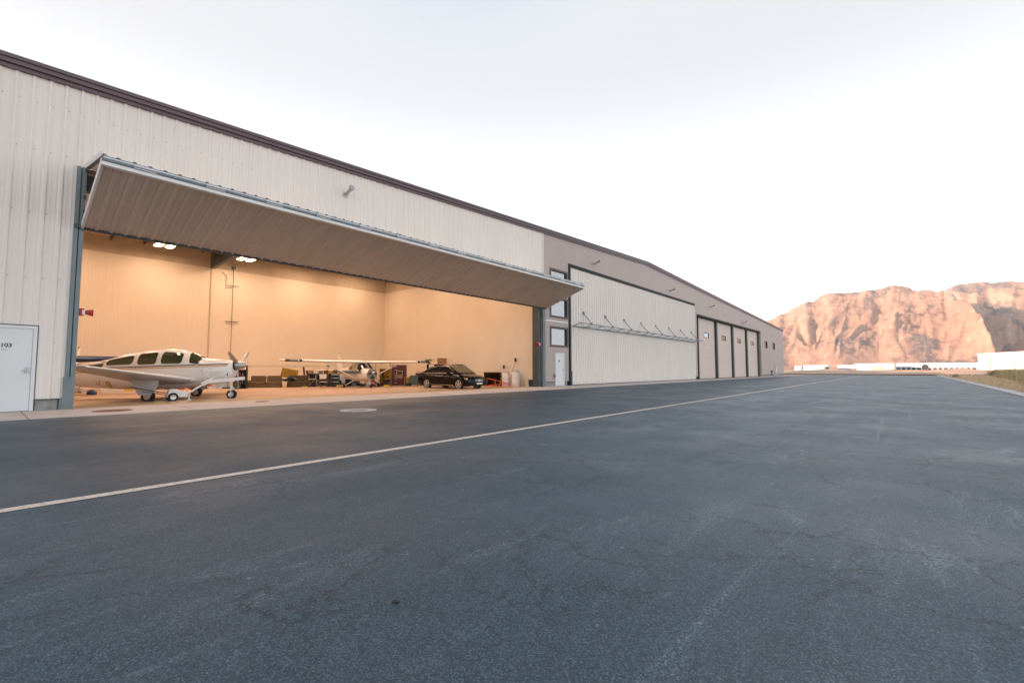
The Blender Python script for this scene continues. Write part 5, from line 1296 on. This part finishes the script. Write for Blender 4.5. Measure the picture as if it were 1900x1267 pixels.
def pole(x, y, h, label, r=.12, arm=0):
    t = thing('utility_pole', label, 'pole', (x, y, -.05), group='thin poles beyond the taxiway')
    MB().tube((0,0,0), (0,0,h), r, r*.6).build('pole', 'wood_pole', t)
    if arm: MB().box(-.06,.06,-arm,arm,h-.5,h-.38).build('crossarm', 'wood_pole', t)
pole(300, 46.2, 7.0, 'thin pole in front of the leftmost far white warehouse', .22, 0)
pole(330, 36.5, 5.2, 'short pole at the right end of the first warehouse', .2)
pole(330, 20.0, 6.5, 'thin pole left of the bright middle warehouse', .12)
pole(300, 1.7, 7.5, 'pole in front of the right end of the bright warehouse', .10)
pole(215, -9.1, 7.4, 'tall thin pole in front of the long blue hangar row', .07)
for i, (x, y, s_, m, lab) in enumerate(((330,33.6,2.2,'dark_trim','dark parked truck box beside the short pole'),(420,-12.9,3.4,'dark_trim','dark square vent tower before the long blue row'),(200,12.2,1.1,'rust','rusty machine block among the dirt mounds on the left'),(240,-8.0,1.0,'wood_dark','dark stack of timber among the right dirt mounds'))):
    t = thing('equipment_box', lab, 'equipment', (x, y, -.05)); MB().box(-s_/2,s_/2,-s_/2,s_/2,.0,s_*1.2).build('body', m, t, bevel=.05); MB().box(-s_*.4,s_*.4,-s_*.3,s_*.3,s_*1.2,s_*1.4).build('lid', m, t)

# ------------------------------------------------------------------ dry grass and weeds to the right of the kerb
rg = random.Random(11)
def blades(mb, x, y, n, h, spread, w_, lean=.5, z=-.03):
    for _ in range(n):
        a = rg.random()*6.283; d = Vector((cos(a), sin(a), 0)); s_ = Vector((-sin(a), cos(a), 0))*w_
        p = Vector((x+rg.gauss(0, spread), y+rg.gauss(0, spread), z)); hh = h*rg.uniform(.5, 1.1); l = d*hh*rg.uniform(.1, lean)
        mb.face([p-s_, p+s_, p+l*.4+Vector((0,0,hh*.6))+s_*.6, p+l*.4+Vector((0,0,hh*.6))-s_*.6]); mb.face([p+l*.4+Vector((0,0,hh*.6))-s_*.6, p+l*.4+Vector((0,0,hh*.6))+s_*.6, p+l+Vector((0,0,hh))])
dg_ = MB()
for i in range(5200):
    u = rg.random(); x = 18+100*u**1.25; y = kerbY(x)-.45-abs(rg.gauss(0, 3.2))
    if y < -16: continue
    k = 1+x/60
    blades(dg_, x, y, 6, .20+.16*rg.random(), .10*k, .006*k)
o = stuff(dg_.build('dry_grass', 'dry_grass')); o['label'] = 'dry straw coloured grass along the kerb'; o['category'] = 'grass'
def leaves(mb, c, n, rad, h, ls_):
    for _ in range(n):
        a = rg.random()*6.283; q = rg.random()**.6; p = Vector((c[0]+cos(a)*rad*q, c[1]+sin(a)*rad*q, c[2]+h*rg.random()**.8*(1-.55*q*q)))
        d = Vector((rg.gauss(0,1), rg.gauss(0,1), rg.gauss(.4,.7))).normalized(); e = d.orthogonal().normalized(); e = Quaternion(d, rg.random()*6.28) @ e
        mb.face([p-d*ls_, p+e*ls_*.35, p+d*ls_, p-e*ls_*.35])
wd = MB(); ds_ = MB()
for i in range(3200):
    u = rg.random(); x = 26+120*u**1.3; y = kerbY(x)*0-(2.6+.085*x)-abs(rg.gauss(0, 5.0))-1.2*rn(Vector((x*.15,0,0)))
    if rn(Vector((x*.12, y*.3, 7))) < -.28: continue
    k = 1+x/90
    leaves(wd, (x, y, -.03), 20, .38*k, .5+.95*rg.random()**2, .045*k)
    if i % 2 == 0: blades(ds_, x, y, 7, .9+.4*rg.random(), .35, .008*k, .4)
    if i % 3 == 0: blades(wd, x, y, 6, 1.3, .3, .008*k, .3)
o = stuff(wd.build('weeds', 'weed_green')); o['label'] = 'tangled olive green weeds behind the dry grass'; o['category'] = 'weeds'
o = stuff(ds_.build('dry_stalks', 'dry_grass')); o['label'] = 'tall straw coloured stalks among the green weeds'; o['category'] = 'grass'
def bush(x, y, s_, label):
    t = thing('bush', label, 'bush', (x, y, -.03), group='bushes by the kerb'); q = MB()
    for k in range(5): q.tube((0,0,0), (.3*s_*cos(k*1.3), .3*s_*sin(k*1.3), .6*s_), .012, .005, 5)
    q.build('stem', 'wood_dark', t); q = MB(); leaves(q, (0,0,.05), 420, .62*s_, .95*s_, .06*s_); leaves(q, (.3*s_,.2*s_,.05), 200, .45*s_, .7*s_, .06*s_); q.build('foliage', 'bush_green', t)
bush(78, -5.15, .62, 'small round green tuft close to the white kerb')
bush(100, -11.0, 1.15, 'large green bush at the left end of the weeds')
bush(52, -8.2, .95, 'green bush nearest the right edge of the photo')

# ------------------------------------------------------------------ evening haze over the valley
hz = MB().box(-120, 7200, -3600, 3600, -1.03, 900).build('haze', bpy.data.materials.new('haze_air')); hz['kind'] = 'stuff'; hz['label'] = 'thin evening haze over the valley'; hz['category'] = 'haze'
hm = hz.data.materials[0]; hm.use_nodes = True; hn = hm.node_tree.nodes
for n in list(hn): hn.remove(n)
pv = hn.new('ShaderNodeVolumePrincipled'); pv.inputs['Color'].default_value = (.84,.88,.94,1); pv.inputs['Density'].default_value = 5e-5; pv.inputs['Anisotropy'].default_value = .2
ho = hn.new('ShaderNodeOutputMaterial'); hm.node_tree.links.new(pv.outputs[0], ho.inputs['Volume'])
